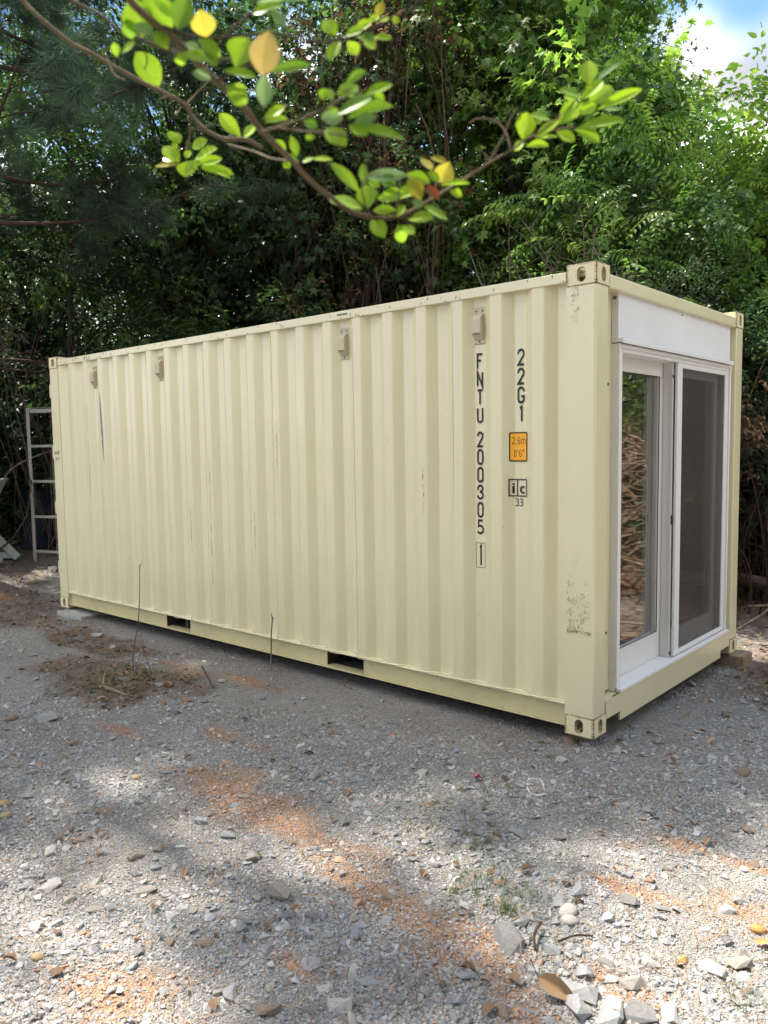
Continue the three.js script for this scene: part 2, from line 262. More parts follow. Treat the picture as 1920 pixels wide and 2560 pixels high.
function castingGeo() {
  const ev = new Evaluator(); ev.attributes = ['position', 'normal', 'uv']; const w = 0.178, d = 0.162, h = 0.118;
  const B = (g, p) => { const b = new Brush(g); b.position.set(...p); b.updateMatrixWorld(); return b; };
  let r = B(new RoundedBoxGeometry(w, h, d, 2, 0.007), [0, 0, 0]);
  const slot = (hw, hh, depth) => { const s = new THREE.Shape(), rr = Math.min(hw, hh); if (hh >= hw) { s.absarc(0, hh - rr, rr, 0, Math.PI); s.absarc(0, -hh + rr, rr, Math.PI, 2 * Math.PI); } else { s.absarc(-hw + rr, 0, rr, Math.PI / 2, 1.5 * Math.PI); s.absarc(hw - rr, 0, rr, -Math.PI / 2, Math.PI / 2); } return new THREE.ExtrudeGeometry(s, { depth, bevelEnabled: false, curveSegments: 14 }).translate(0, 0, -depth / 2); };
  r = ev.evaluate(r, B(new THREE.BoxGeometry(w - 0.05, h - 0.05, d - 0.05), [0, 0, 0]), SUBTRACTION);
  r = ev.evaluate(r, B(slot(0.0255, 0.0395, 0.4), [0, 0, 0]), SUBTRACTION);
  r = ev.evaluate(r, B(slot(0.0255, 0.0395, 0.4).rotateY(Math.PI / 2), [0, 0, 0]), SUBTRACTION);
  r = ev.evaluate(r, B(slot(0.031, 0.055, 0.4).rotateX(Math.PI / 2), [0, 0, 0]), SUBTRACTION);
  const g = boxUV(r.geometry), p = g.attributes.position, uv = g.attributes.uv; // one sheet of worn paint per face
  for (let i = 0; i < p.count; i++) { const n = V().fromBufferAttribute(g.attributes.normal, i), ax = Math.abs(n.x), ay = Math.abs(n.y), az = Math.abs(n.z); const U = ax > ay && ax > az ? p.getZ(i) / d : p.getX(i) / w, Y = ay > ax && ay > az ? p.getZ(i) / d : p.getY(i) / h; uv.setXY(i, U + 0.5, Y + 0.5); }
  return g;
}
const castG = castingGeo(), castings = [];
for (const x of [-0.087, -L + 0.087]) for (const z of [-0.08, -W + 0.08]) for (const y of [0.059, H - 0.059]) { const m = part('corner_casting', castG, M.casting, box6); m.position.set(x, y, z); if (x < -1) m.rotation.y = Math.PI; if (z < -1) m.rotation.x = Math.PI; castings.push(m); }
// corner posts: folded steel, open towards the inside
function postGeo(sx, sz) { // outer corner at the origin, the post reaching to -sx*x and -sz*z
  const pts = [[-0.174, 0], [-0.012, 0], [-0.004, 0.003], [0, 0.011], [0, 0.139], [-0.006, 0.146], [-0.06, 0.15], [-0.068, 0.17], [-0.09, 0.17], [-0.09, 0.06], [-0.168, 0.055], [-0.174, 0.045]], s = new THREE.Shape();
  pts.forEach(([x, z], k) => (k ? s.lineTo(x * sx, z * sz) : s.moveTo(x * sx, z * sz)));
  const g = new THREE.ExtrudeGeometry(s, { depth: H - 0.236, bevelEnabled: false }); g.rotateX(-Math.PI / 2); g.translate(0, 0.118, 0); return boxUV(g);
}
{ const a = (sx, sz, x, z) => { const m = part('corner_post', postGeo(sx, sz), M.cream, box6); m.position.set(x, 0, z); return m; }; a(1, 1, -0.001, -0.001); a(1, -1, -0.001, -W + 0.001); a(-1, 1, -L + 0.001, -0.001); a(-1, -1, -L + 0.001, -W + 0.001); }
// rails
part('top_side_rail', [box(-L + 0.178, -0.178, 2.501, 2.557, -0.055, -0.001, 0.004)], M.cream, box6);
part('top_side_rail', [box(-L + 0.178, -0.178, 2.501, 2.557, -W + 0.001, -W + 0.055, 0.004)], M.cream, box6);
part('top_end_rail', [box(-0.09, -0.004, 2.472, 2.548, -W + 0.162, -0.162, 0.008)], M.cream, box6);
part('top_end_rail', [box(-L + 0.004, -L + 0.09, 2.48, 2.548, -W + 0.162, -0.162, 0.008)], M.cream, box6);
function sideRail(sz) {
  const list = [], z = (v) => (sz > 0 ? v : -W - v), bx = (a, b, c, d, e, f, r) => list.push(box(a, b, c, d, z(e), z(f), r)), x0 = -L + 0.178, x1 = -0.178;
  bx(x0, x1, 0.045, 0.05, -0.05, -0.002, 0.001);
  const spans = [[x0, -4.143], [-3.785, -2.104], [-1.745, x1]]; for (const [a, b] of spans) bx(a, b, 0.05, 0.168, -0.034, -0.029, 0.001);
  for (const [a, b] of [[-4.143, -3.785], [-2.104, -1.745]]) bx(a, b, 0.05, 0.056, -0.09, -0.004, 0.001);
  return list;
}
const shadeGrime = dataTex(512, (u, v) => { const a = tileNoise(u, v, 6, 81, 6), b = tileNoise(u, v, 48, 84, 3), k = 0.86 + 0.35 * (a - 0.5) - (b > 0.77 ? 0.2 : 0); return [k, k * 0.97, k * 0.9]; }, false, 1.1);
M.shadedRailPaint = std({ color: rgb(0.60, 0.555, 0.335), map: shadeGrime, bumpMap: paintBump, bumpScale: 0.004, roughness: 0.6 });  // cream darkened for the shade under the lip, plus small dirt specks
for (const [a, b] of [[-4.143, -3.785], [-2.104, -1.745]]) part('fork_pocket', [box(a - 0.004, a, 0.05, 0.168, -W + 0.06, -0.036, 0), box(b, b + 0.004, 0.05, 0.168, -W + 0.06, -0.036, 0), box(a, b, 0.05, 0.055, -W + 0.06, -0.092, 0), box(a, b, 0.164, 0.167, -W + 0.06, -0.036, 0), box(a, b, 0.055, 0.164, -W / 2 - 0.01, -W / 2, 0)], M.dark, box6);  // inner walls coloured dark in place of the shade inside
part('rail_lip', box(-L + 0.178, -0.178, 0.168, 0.173, -0.058, -0.001, 0.001), M.cream, box6); part('rail_lip', box(-L + 0.178, -0.178, 0.168, 0.173, -W + 0.001, -W + 0.058, 0.001), M.cream, box6);
part('bottom_side_rail', sideRail(1), M.shadedRailPaint, box6); part('bottom_side_rail', sideRail(-1), M.shadedRailPaint, box6);
{ // bead of sealant along the foot of the wall
  const a = new Acc(), pts = [], r = rng(12); for (let x = -L + 0.19; x < -0.18; x += 0.017) pts.push(V(x, 0.175 + 0.003 * fbm(x * 9, 1, 1, 2), wallZ(x) + 0.005 + 0.006 * r())); a.tube(pts, (t) => 0.005 + 0.004 * fbm(t * 300, 4, 4, 2), 0, 6); part('sealant_bead', a.geo(), M.cream, box6);
}
{ // end sill rail with its two notches
  const s = new THREE.Shape(); [[0.163, 0.02], [0.166, 0.074], [0.35, 0.074], [0.352, 0.02], [W - 0.36, 0.02], [W - 0.358, 0.074], [W - 0.166, 0.074], [W - 0.163, 0.02], [W - 0.163, 0.179], [0.163, 0.179]].forEach(([z, y], k) => (k ? s.lineTo(z, y) : s.moveTo(z, y)));
  const g = new THREE.ExtrudeGeometry(s, { depth: 0.012, bevelEnabled: true, bevelSize: 0.002, bevelThickness: 0.002, bevelSegments: 2 }); g.rotateY(Math.PI / 2); g.translate(-0.017, 0, 0);
  part('bottom_end_rail', [boxUV(g), box(-0.14, -0.002, 0.172, 0.181, -W + 0.165, -0.165, 0.002), box(-0.14, -0.132, 0.05, 0.185, -W + 0.17, -0.17, 0.001)], M.cream, box6);
  part('bottom_end_rail', [box(-L, -L + 0.1, 0.02, 0.16, -W + 0.163, -0.163, 0.002)], M.cream, box6);
}
// end plate around the door
part('end_plate', [box(-0.082, -0.072, 0.194, 2.472, -0.36, -0.15, 0.001), box(-0.082, -0.072, 0.194, 2.472, -W + 0.15, -2.22, 0.001), box(-0.082, -0.072, 2.17, 2.472, -2.22, -0.36, 0.001)], M.cream, box6);
for (const [y, z] of [[1.965, -0.285], [0.54, -0.285]]) { const b = part('bolt', new THREE.CylinderGeometry(0.008, 0.008, 0.012, 10).rotateZ(Math.PI / 2), M.bolt, box6); b.position.set(-0.068, y, z); }
// white header above the door, drip cap
part('header_board', [box(-0.071, -0.03, 2.215, 2.474, -2.236, -0.335, 0.002)], M.header, box6);
{ const b = part('bolt', new THREE.CylinderGeometry(0.011, 0.011, 0.006, 10).rotateX(Math.PI / 2), M.bolt, box6); b.position.set(-0.052, 2.448, -0.334); }
{ const b = part('nail_hole', new THREE.CylinderGeometry(0.007, 0.007, 0.004, 8).rotateZ(Math.PI / 2), M.black, box6); b.position.set(-0.03, 2.455, -1.28); }
part('drip_cap', [box(-0.068, 0.0, 2.2, 2.222, -2.24, -0.335, 0.003), box(-0.005, 0.0, 2.194, 2.2, -2.24, -0.335, 0.001)], M.white, box6);
// sliding door
const door = new THREE.Group(); door.name = 'sliding_door'; box6.add(door);
const dp = (n, list, m) => part(n, list, m, door);
dp('door_frame', [box(-0.14, -0.035, 0.183, 2.194, -0.405, -0.34, 0.003), box(-0.14, -0.035, 0.183, 2.194, -2.252, -2.21, 0.003), box(-0.14, -0.035, 2.15, 2.194, -2.21, -0.405, 0.003), box(-0.035, -0.022, 0.206, 2.194, -0.362, -0.338, 0.003), box(-0.035, -0.022, 0.206, 2.194, -2.254, -2.232, 0.003), box(-0.035, -0.022, 2.172, 2.194, -2.232, -0.362, 0.003)], M.white);
dp('door_sill', [box(-0.15, -0.025, 0.182, 0.191, -2.21, -0.405, 0.003), box(-0.025, 0.003, 0.183, 0.205, -2.25, -0.34, 0.004), box(-0.062, -0.056, 0.19, 0.199, -2.21, -1.28, 0.001)], M.white);
dp('left_sash', [box(-0.165, -0.13, 2.06, 2.15, -1.262, -0.406, 0.003), box(-0.165, -0.13, 0.192, 0.37, -1.262, -0.406, 0.003), box(-0.165, -0.13, 0.37, 2.06, -0.50, -0.406, 0.003), box(-0.165, -0.13, 0.37, 2.06, -1.262, -1.176, 0.003)], M.vinyl);
dp('right_sash', [box(-0.128, -0.095, 2.072, 2.15, -2.209, -1.235, 0.003), box(-0.128, -0.095, 0.192, 0.345, -2.209, -1.235, 0.003), box(-0.128, -0.095, 0.345, 2.072, -1.33, -1.235, 0.003), box(-0.128, -0.095, 0.345, 2.072, -2.209, -2.12, 0.003)], M.vinyl);
dp('centre_post', [box(-0.129, -0.068, 0.191, 2.149, -1.262, -1.234, 0.003), box(-0.076, -0.062, 0.191, 2.149, -1.235, -1.226, 0.001)], M.vinyl);
for (const x of [-0.152, -0.141]) dp('glass_pane', new THREE.PlaneGeometry(0.69, 1.71).rotateY(Math.PI / 2).translate(x, 1.215, -0.838), M.glass);
for (const x of [-0.116, -0.106]) dp('glass_pane', new THREE.PlaneGeometry(0.8, 1.74).rotateY(Math.PI / 2).translate(x, 1.208, -1.725), M.glass);
dp('window_gasket', [box(-0.133, -0.1285, 2.056, 2.061, -1.178, -0.5, 0), box(-0.133, -0.1285, 0.369, 0.374, -1.178, -0.5, 0), box(-0.133, -0.1285, 0.37, 2.06, -1.18, -1.175, 0)], M.black);
dp('screen_frame', [box(-0.056, -0.038, 0.2, 2.149, -1.332, -1.25, 0.003), box(-0.056, -0.038, 0.2, 2.149, -2.209, -2.176, 0.003), box(-0.056, -0.038, 2.118, 2.149, -2.176, -1.332, 0.003), box(-0.056, -0.038, 0.2, 0.232, -2.176, -1.332, 0.003)], M.white);
dp('insect_screen', new THREE.PlaneGeometry(0.846, 1.89).rotateY(Math.PI / 2).translate(-0.047, 1.175, -1.754), M.screen);
dp('door_latch', [box(-0.068, -0.056, 1.09, 1.15, -1.238, -1.226, 0.002)], M.black);
for (const y of [2.05, 0.215]) dp('latch_keeper', [box(-0.062, -0.055, y, y + 0.02, -1.228, -1.224, 0.001)], M.black);
// vents
{
  const hood = new THREE.Shape(); [[0, 0.168], [0.012, 0.168], [0.034, 0.150], [0.036, 0.142], [0.036, 0.062], [0.004, 0.026], [0, 0.026]].forEach(([z, y], k) => (k ? hood.lineTo(z, y) : hood.moveTo(z, y)));
  const hg = new THREE.ExtrudeGeometry(hood, { depth: 0.058, bevelEnabled: true, bevelSize: 0.003, bevelThickness: 0.003, bevelSegments: 2 }); hg.rotateY(-Math.PI / 2); hg.translate(0.029, 0, 0);
  const grille = canvasTex(128, 128, (c, w, h) => { c.fillStyle = '#8d8567'; c.fillRect(0, 0, w, h); c.fillStyle = '#2a251c'; for (let a = 0; a < 12; a++) for (let b = 0; b < 12; b++) c.fillRect(a * 10.6 + 3, b * 10.6 + 3, 5, 5); });
  const gm = std({ map: grille, roughness: 0.7 });
  [-0.770, -1.885, -4.110, -5.225].forEach((x) => {
    const v = new THREE.Group(); v.name = 'vent'; v.position.set(x, 2.235, DEEP); box6.add(v);
    part('vent_plate', [box(-0.041, 0.041, 0, 0.21, 0.001, 0.006, 0.0015)], M.ventPlastic, v); part('vent_gasket', [box(-0.0435, 0.0435, -0.0025, 0.2125, -0.0015, 0.002, 0.001)], M.ventEdge, v);
    const h = part('vent_hood', hg, M.ventPlastic, v); h.position.z = 0.006; h.rotation.set(0, 0, 0);
    const gr = part('vent_grille', new THREE.PlaneGeometry(0.046, 0.042), gm, v); gr.position.set(0, 0.0435, 0.0275); gr.rotation.x = 0.85;
    for (const [a, b] of [[-0.022, 0.192], [0.022, 0.192], [0, 0.013]]) { const s = part('screw', new THREE.CylinderGeometry(0.005, 0.006, 0.006, 8).rotateX(Math.PI / 2), M.bolt, v); s.position.set(a, b, 0.008); }
  });
}
// sheet joints of the side wall and the hinges of the far doors
for (const k of [2, 5, 8, 11, 14, 17, 19]) { const x = -0.354 - k * PITCH - 0.033; part('sheet_joint', [box(x - 0.0012, x + 0.0012, 0.18, 2.5, OUT - 0.001, OUT + 0.0012, 0)], M.jointPaint, box6); }
for (const y of [0.42, 1.05, 1.62, 2.25]) part('door_hinge', [box(-L - 0.016, -L + 0.012, y - 0.055, y + 0.055, -0.03, -0.005, 0.004), box(-L + 0.012, -L + 0.018, y - 0.05, y + 0.05, -0.004, 0.002, 0.001), box(-L - 0.02, -L - 0.012, y - 0.07, y + 0.07, -0.02, -0.004, 0.003)], M.cream, box6);
// lettering, stickers and scuffs: flat print that follows the steel
function decal(name, x0, x1, y0, y1, tex, opt = {}) {
  const n = Math.max(2, Math.ceil((x1 - x0) / 0.006)), p = [], uv = [], idx = [], zf = opt.z ?? ((x) => { let s = -9; for (let d = -2; d <= 2; d++) s = Math.max(s, wallZ(x + d * 0.002)); return s; }), off = opt.off ?? 0.0035, ny = 12;
  for (let j = 0; j <= ny; j++) for (let i = 0; i <= n; i++) { const x = mix(x0, x1, i / n); p.push(x, mix(y0, y1, j / ny), zf(x) + off); uv.push(i / n, j / ny); }
  for (let j = 0; j < ny; j++) for (let i = 0; i < n; i++) { const q = j * (n + 1) + i; idx.push(q, q + 1, q + n + 1, q + 1, q + n + 2, q + n + 1); }
  const g = new THREE.BufferGeometry(); g.setAttribute('position', new THREE.Float32BufferAttribute(p, 3)); g.setAttribute('uv', new THREE.Float32BufferAttribute(uv, 2)); g.setIndex(idx); g.computeVertexNormals();
  return part(name, g, std({ map: tex, roughness: opt.rough ?? 0.5, transparent: !opt.solid, alphaTest: opt.solid ? 0 : 0.4 }), box6);
}
const GLYPH = { // strokes in a box one wide and two and a quarter high, y down
  F: [[[0, 2.25], [0, 0], [1, 0]], [[0, 1], [0.72, 1]]], N: [[[0, 2.25], [0, 0], [1, 2.25], [1, 0]]], T: [[[0, 0], [1, 0]], [[0.5, 0], [0.5, 2.25]]], U: [[[0, 0], [0, 1.75, 'a', 0.5, 1.75, 0.5, Math.PI, 0], [1, 1.75], [1, 0]]],
  1: [[[0.28, 0.22], [0.62, 0], [0.62, 2.25]]], 0: [[[0, 1.75], [0, 0.5, 'a', 0.5, 0.5, 0.5, Math.PI, 2 * Math.PI], [1, 0.5], [1, 1.75, 'a', 0.5, 1.75, 0.5, 0, Math.PI]]],
  2: [[[0.02, 0.5, 'a', 0.5, 0.5, 0.49, Math.PI, 2 * Math.PI + 0.35], [0.92, 0.9], [0, 2.25], [1.02, 2.25]]], 3: [[[0.02, 0.48, 'a', 0.48, 0.5, 0.48, Math.PI, 2 * Math.PI + 0.7], [0.78, 0.92], [0.36, 1.02]], [[0.36, 1.02], [0.6, 1.04, 'a', 0.48, 1.62, 0.54, -1.2, Math.PI]]],
  5: [[[0.95, 0], [0.12, 0], [0.08, 0.98], [0.3, 0.86], [0.5, 0.84, 'a', 0.44, 1.5, 0.62, -1.2, 2.6]]], G: [[[1, 0.62], [1, 0.5, 'a', 0.5, 0.5, 0.5, 0, -Math.PI, true], [0, 0.5], [0, 1.75, 'a', 0.5, 1.75, 0.5, Math.PI, 0, true], [1, 1.3], [0.55, 1.3]]],
};
function glyph(c, ch, x, y, w, h, lw) {
  c.lineWidth = lw; c.strokeStyle = '#0b0b0d'; c.lineCap = 'butt'; c.lineJoin = 'miter';
  const X = (a) => x + lw / 2 + a * (w - lw), Y = (b) => y + lw / 2 + (b / 2.25) * (h - lw);
  for (const st of GLYPH[ch]) {
    c.beginPath();
    st.forEach((s, k) => { if (s[2] !== 'a' || k === 0) (k ? c.lineTo(X(s[0]), Y(s[1])) : c.moveTo(X(s[0]), Y(s[1]))); if (s[2] === 'a') for (let t = 0; t <= 24; t++) { const th = mix(s[6], s[7], t / 24); c.lineTo(X(s[3] + Math.cos(th) * s[5]), Y(s[4] + Math.sin(th) * s[5])); } });
    c.stroke();
  }
}
const column = (str, W0, H0, hChar, gapAfter, box1) => canvasTex(W0, H0, (c) => { let y = 4; [...str].forEach((ch, k) => { if (ch === ' ') { y += gapAfter; return; } if (box1 && k === str.length - 1) { c.strokeStyle = '#0b0b0d'; c.lineWidth = 4; c.strokeRect(4, y - 2, W0 - 8, H0 - y - 2); glyph(c, ch, W0 * 0.27, y + 14, W0 * 0.46, H0 - y - 32, 22); return; } glyph(c, ch, W0 * 0.17, y, W0 * 0.66, hChar, 21); y += hChar + 16; }); });
decal('lettering', -0.805, -0.737, 0.886, 2.183, column('FNTU 200305 1', 140, 2048, 152, 62, true));
decal('lettering', -0.522, -0.452, 1.75, 2.185, column('22G1', 144, 668, 150, 0));
decal('height_sticker', -0.558, -0.440, 1.535, 1.705, canvasTex(256, 370, (c, w, h) => { c.fillStyle = '#120f0c'; c.beginPath(); c.roundRect(0, 0, w, h, 22); c.fill(); c.fillStyle = '#f0a81c'; c.beginPath(); c.roundRect(16, 16, w - 32, h - 32, 12); c.fill(); c.fillStyle = '#15120c'; c.textAlign = 'center'; const T = (s, y, f, k) => { c.save(); c.translate(w / 2 + 2, y); c.scale(k, 1); c.font = `${f}px sans-serif`; c.fillText(s, 0, 0); c.restore(); }; T('2,6m', 152, 122, 0.72); T('8\u20326\u2033', 310, 122, 0.74); }), { z: (x) => mix(-0.044, wallZ(x), 0.75) });
decal('lettering', -0.560, -0.442, 1.272, 1.434, canvasTex(256, 352, (c, w, h) => { c.strokeStyle = '#100f0f'; c.lineWidth = 14; c.strokeRect(9, 9, w - 18, 208); c.beginPath(); c.moveTo(106, 9); c.lineTo(106, 216); c.stroke(); c.fillStyle = '#100f0f'; c.textAlign = 'center'; c.font = 'bold 170px sans-serif'; c.fillText('i', 57, 184); c.fillText('c', 178, 184); c.save(); c.translate(w / 2 + 6, 344); c.scale(0.85, 1); c.font = '132px sans-serif'; c.fillText('33', 0, 0); c.restore(); }));
const marks = (seed, n, f) => canvasTex(256, 1024, (c, w, h) => { const r = rng(seed); for (let k = 0; k < n; k++) f(c, w, h, r, k / n); });
decal('scribble_mark', -5.118, -5.034, 1.52, 2.19, marks(3, 150, (c, w, h, r, t) => { c.strokeStyle = ['#6f8496', '#4a6ca0', '#8d9aa0', '#5b6670'][Math.floor(r() * 4)]; c.globalAlpha = 0.55 + r() * 0.45; c.lineWidth = 5 + r() * 5; const y = t * h * 0.94, e = 0.24 * Math.sin(t * 3.1) + 0.05, x = w * (0.35 + 0.3 * t); c.beginPath(); c.moveTo(x - e * w * r(), y); c.bezierCurveTo(x + e * w, y + 20 * r(), x - e * w, y + 40 * r(), x + e * w * (r() - 0.3), y + 60 * r()); c.stroke(); }));
decal('scribble_mark', -4.835, -4.77, 1.62, 2.02, marks(4, 26, (c, w, h, r, t) => { c.strokeStyle = '#59616a'; c.globalAlpha = 0.55; c.lineWidth = 5; const y = t * h * 0.9; c.beginPath(); c.moveTo(w * (0.45 + 0.1 * r()), y); c.lineTo(w * (0.45 + 0.15 * r()), y + 90 * r()); c.stroke(); }));
for (const [x, y0, y1, s] of [[-5.34, 1.0, 2.2, 6], [-3.69, 0.75, 1.2, 7], [-2.85, 0.7, 1.15, 8], [-3.41, 0.5, 1.6, 9], [-2.57, 1.35, 1.85, 10], [-3.98, 0.6, 1.0, 12], [-1.18, 1.2, 1.5, 13]]) decal('scratch', x - 0.03, x + 0.03, y0, y1, marks(s, 22, (c, w, h, r, t) => { c.strokeStyle = ['#6b4a33', '#4d4136', '#7b6e55'][Math.floor(r() * 3)]; c.lineWidth = 3 + r() * 7; const y = r() * h, x1 = w * (0.42 + 0.16 * r()); c.beginPath(); c.moveTo(x1, y); c.lineTo(x1 + (r() - 0.5) * 14, y + 20 + r() * 90); c.stroke(); }));
decal('scuff_mark', -0.168, -0.014, 0.58, 1.06, canvasTex(512, 1536, (c, w, h) => { // worn paint low on the corner post
  const r = rng(31);
  for (let k = 0; k < 520; k++) { const t = Math.pow(r(), 0.75), u = r(), d = fbm(u * 5, t * 9, 2.2, 4); if (d < 0.5) continue; c.fillStyle = ['#7d6d58', '#93856c', '#7b5238', '#54483c', '#9c9078'][Math.floor(r() * 5)]; c.globalAlpha = 0.5 + r() * 0.5; c.save(); c.translate(u * w, t * h); c.rotate((r() - 0.5) * 0.5); c.fillRect(0, 0, 2 + r() * 7, 4 + r() * 34 * (0.5 + t)); c.restore(); }
  for (let k = 0; k < 46; k++) { c.fillStyle = '#4a3a2d'; c.globalAlpha = 0.8; c.fillRect(r() * w, h - 30 - r() * 50, 5 + r() * 26, 3 + r() * 9); }
  c.fillStyle = '#6a2f1a'; c.globalAlpha = 1; c.fillRect(w - 60, h - 60, 26, 30);
}), { z: () => 0 });
decal('scuff_mark', -0.168, -0.02, 2.28, 2.47, canvasTex(512, 512, (c, w, h) => { const r = rng(33); for (let k = 0; k < 90; k++) { c.fillStyle = ['#6d5d4a', '#8a6a4a', '#4a3a30'][Math.floor(r() * 3)]; c.globalAlpha = 0.5 + r() * 0.4; c.fillRect(w * (0.15 + 0.3 * r()), h * Math.pow(r(), 1.5), 2 + r() * 6, 4 + r() * 22); } }), { z: () => 0 });
decal('handwriting', -6.04, -5.90, 1.52, 1.66, canvasTex(256, 256, (c, w, h) => { c.fillStyle = '#2d2b25'; c.save(); c.translate(24, 110); c.rotate(-0.05); c.font = 'italic 92px serif'; c.fillText('Sold', 0, 0); c.restore(); c.font = 'italic 84px serif'; c.fillText('Jen:', 60, 215); }), { z: () => 0 });
{ // chips along the top rail
  const chips = canvasTex(2048, 32, (c, w, h) => { const r = rng(41); for (let k = 0; k < 90; k++) { const x = w * (r() < 0.25 ? 0.02 + 0.1 * r() : r()); c.strokeStyle = ['#54422f', '#7b5a3c', '#3d332a'][Math.floor(r() * 3)]; c.lineWidth = 1 + r() * 1.6; c.globalAlpha = 0.9; const y = r() * h; c.beginPath(); c.moveTo(x, y); c.lineTo(x + (r() - 0.5) * 7, y + 3 + r() * 10); c.stroke(); } c.strokeStyle = '#6d6a5c'; c.lineWidth = 2; for (let k = 0; k < 7; k++) { const x = w * 0.697 + k * 5; c.strokeRect(x, 12, 3, 5); } });
  decal('scratch', -L + 0.18, -0.18, 2.503, 2.555, chips, { z: () => -0.001, off: 0.0015 });
}

// ---------------------------------------------------------------- vegetation
const leafMat = (o) => new THREE.MeshPhysicalMaterial({ color: 0xffffff, transmission: 0.48, thickness: 0, roughness: 0.95, side: THREE.DoubleSide, clearcoat: 0.55, clearcoatRoughness: 0.34, specularIntensity: 0.25, ...o });
M.leaf = leafMat({}); M.needle = leafMat({ transmission: 0.15, clearcoat: 0.25 }); M.dead = leafMat({ transmission: 0.2, clearcoat: 0 });
function oval(acc, o, d, n, len, wid, fold = 0.25) { // six-cornered leaf folded along its middle
  const s = V().crossVectors(d, n).normalize(), P = (a, b, c) => V().copy(o).addScaledVector(d, a * len).addScaledVector(s, b * wid).addScaledVector(n, c * wid);
  const t = P(1, 0, -0.25), l1 = P(0.32, 0.5, fold), l2 = P(0.68, 0.42, fold * 0.7), r1 = P(0.32, -0.5, fold), r2 = P(0.68, -0.42, fold * 0.7), b = P(0, 0, 0), m = P(0.55, 0, 0);
  acc.tri(b, m, l1); acc.tri(l1, m, l2); acc.tri(l2, m, t); acc.tri(b, r1, m); acc.tri(r1, r2, m); acc.tri(r2, t, m);
}
function star(acc, o, d, n, len) { // five-pointed leaf
  const s = V().crossVectors(d, n).normalize(), c = V().copy(o).addScaledVector(d, len * 0.35), pts = [V().copy(o)];
  for (const [an, r] of [[-2.1, 0.5], [-1.6, 0.24], [-1.05, 0.62], [-0.55, 0.26], [0, 0.72], [0.55, 0.26], [1.05, 0.62], [1.6, 0.24], [2.1, 0.5]]) pts.push(V().copy(c).addScaledVector(d, Math.cos(an) * r * len).addScaledVector(s, Math.sin(an) * r * len).addScaledVector(n, -0.12 * r * len));
  for (let k = 0; k < pts.length; k++) acc.tri(c, pts[k], pts[(k + 1) % pts.length]);
}
function sprayGeo(kind, seed) { // one leafy twig along +x, about 0.35 m long
  const r = rng(seed), a = new Acc(), D = V(), N = V(), rv = () => V(r() - 0.5, r() - 0.5, r() - 0.5);
  if (kind === 'oval' || kind === 'small' || kind === 'dead') {
    const n = kind === 'small' ? 24 : kind === 'dead' ? 13 : 16, len = kind === 'small' ? 0.042 : kind === 'dead' ? 0.075 : 0.085;
    for (let k = 0; k < n; k++) { const t = k / n, o = V(t * 0.34, 0, 0).addScaledVector(rv(), 0.16 * (kind === 'small' ? 1.2 : 1)); D.set(0.5, -0.25, (k % 2 ? 1 : -1) * 0.9).addScaledVector(rv(), 1.3).normalize(); N.set(0, 1, 0).addScaledVector(rv(), 1.1); N.addScaledVector(D, -N.dot(D)).normalize(); oval(a, o, D.clone(), N.clone(), len * (0.7 + 0.6 * r()), len * (kind === 'dead' ? 0.45 : 0.52) * (0.8 + 0.4 * r()), kind === 'dead' ? 0.6 : 0.22); }
  } else if (kind === 'star') {
    for (let k = 0; k < 13; k++) { const o = V(k / 13 * 0.36, 0, 0).addScaledVector(rv(), 0.2); D.set(0.45, -0.5, (k % 2 ? 1 : -1) * 0.7).addScaledVector(rv(), 1.1).normalize(); N.set(0, 1, 0).addScaledVector(rv(), 1); N.addScaledVector(D, -N.dot(D)).normalize(); star(a, o, D.clone(), N.clone(), 0.10 * (0.7 + 0.6 * r())); }
  } else if (kind === 'pinnate') { // three long compound leaves, leaflets hanging in two rows
    for (let f = 0; f < 3; f++) {
      const az = (f - 1) * 0.8 + (r() - 0.5) * 0.4, L0 = 0.5 + 0.15 * r();
      for (let k = 1; k < 10; k++) for (const sd of [-1, 1]) {
        const t = k / 10, x = t * L0, y = 0.10 * t - 0.32 * t * t, o = V(Math.cos(az) * x, y, Math.sin(az) * x), ax = V(Math.cos(az), 0.1 - 0.6 * t, Math.sin(az)).normalize(), sdv = V(-Math.sin(az) * sd, 0, Math.cos(az) * sd);
        D.copy(sdv).multiplyScalar(0.8).addScaledVector(ax, 0.45).add(V(0, -0.5, 0)).addScaledVector(rv(), 0.25).normalize(); N.set(0, 1, 0).addScaledVector(rv(), 0.3); N.addScaledVector(D, -N.dot(D)).normalize();
        oval(a, o, D.clone(), N.clone(), 0.105 * (1.1 - 0.5 * t), 0.030, 0.3);
      }
    }
  } else if (kind === 'needle') { // brush of long needles
    for (let k = 0; k < 62; k++) { const o = V(-0.05 + 0.12 * r(), 0, 0); D.set(0.75, 0.05, 0).addScaledVector(rv(), 1.7).normalize(); const s = rv().cross(D).normalize(), len = 0.14 + 0.08 * r(), e = V().copy(o).addScaledVector(D, len).add(V(0, -0.015, 0)); a.tri(V().copy(o).addScaledVector(s, 0.003), V().copy(o).addScaledVector(s, -0.003), e); }
  }
  return a.geo(true);
}
const SPRAY = {}; for (const k of ['oval', 'small', 'dead', 'star', 'pinnate', 'needle']) SPRAY[k] = [sprayGeo(k, 11), sprayGeo(k, 47)];
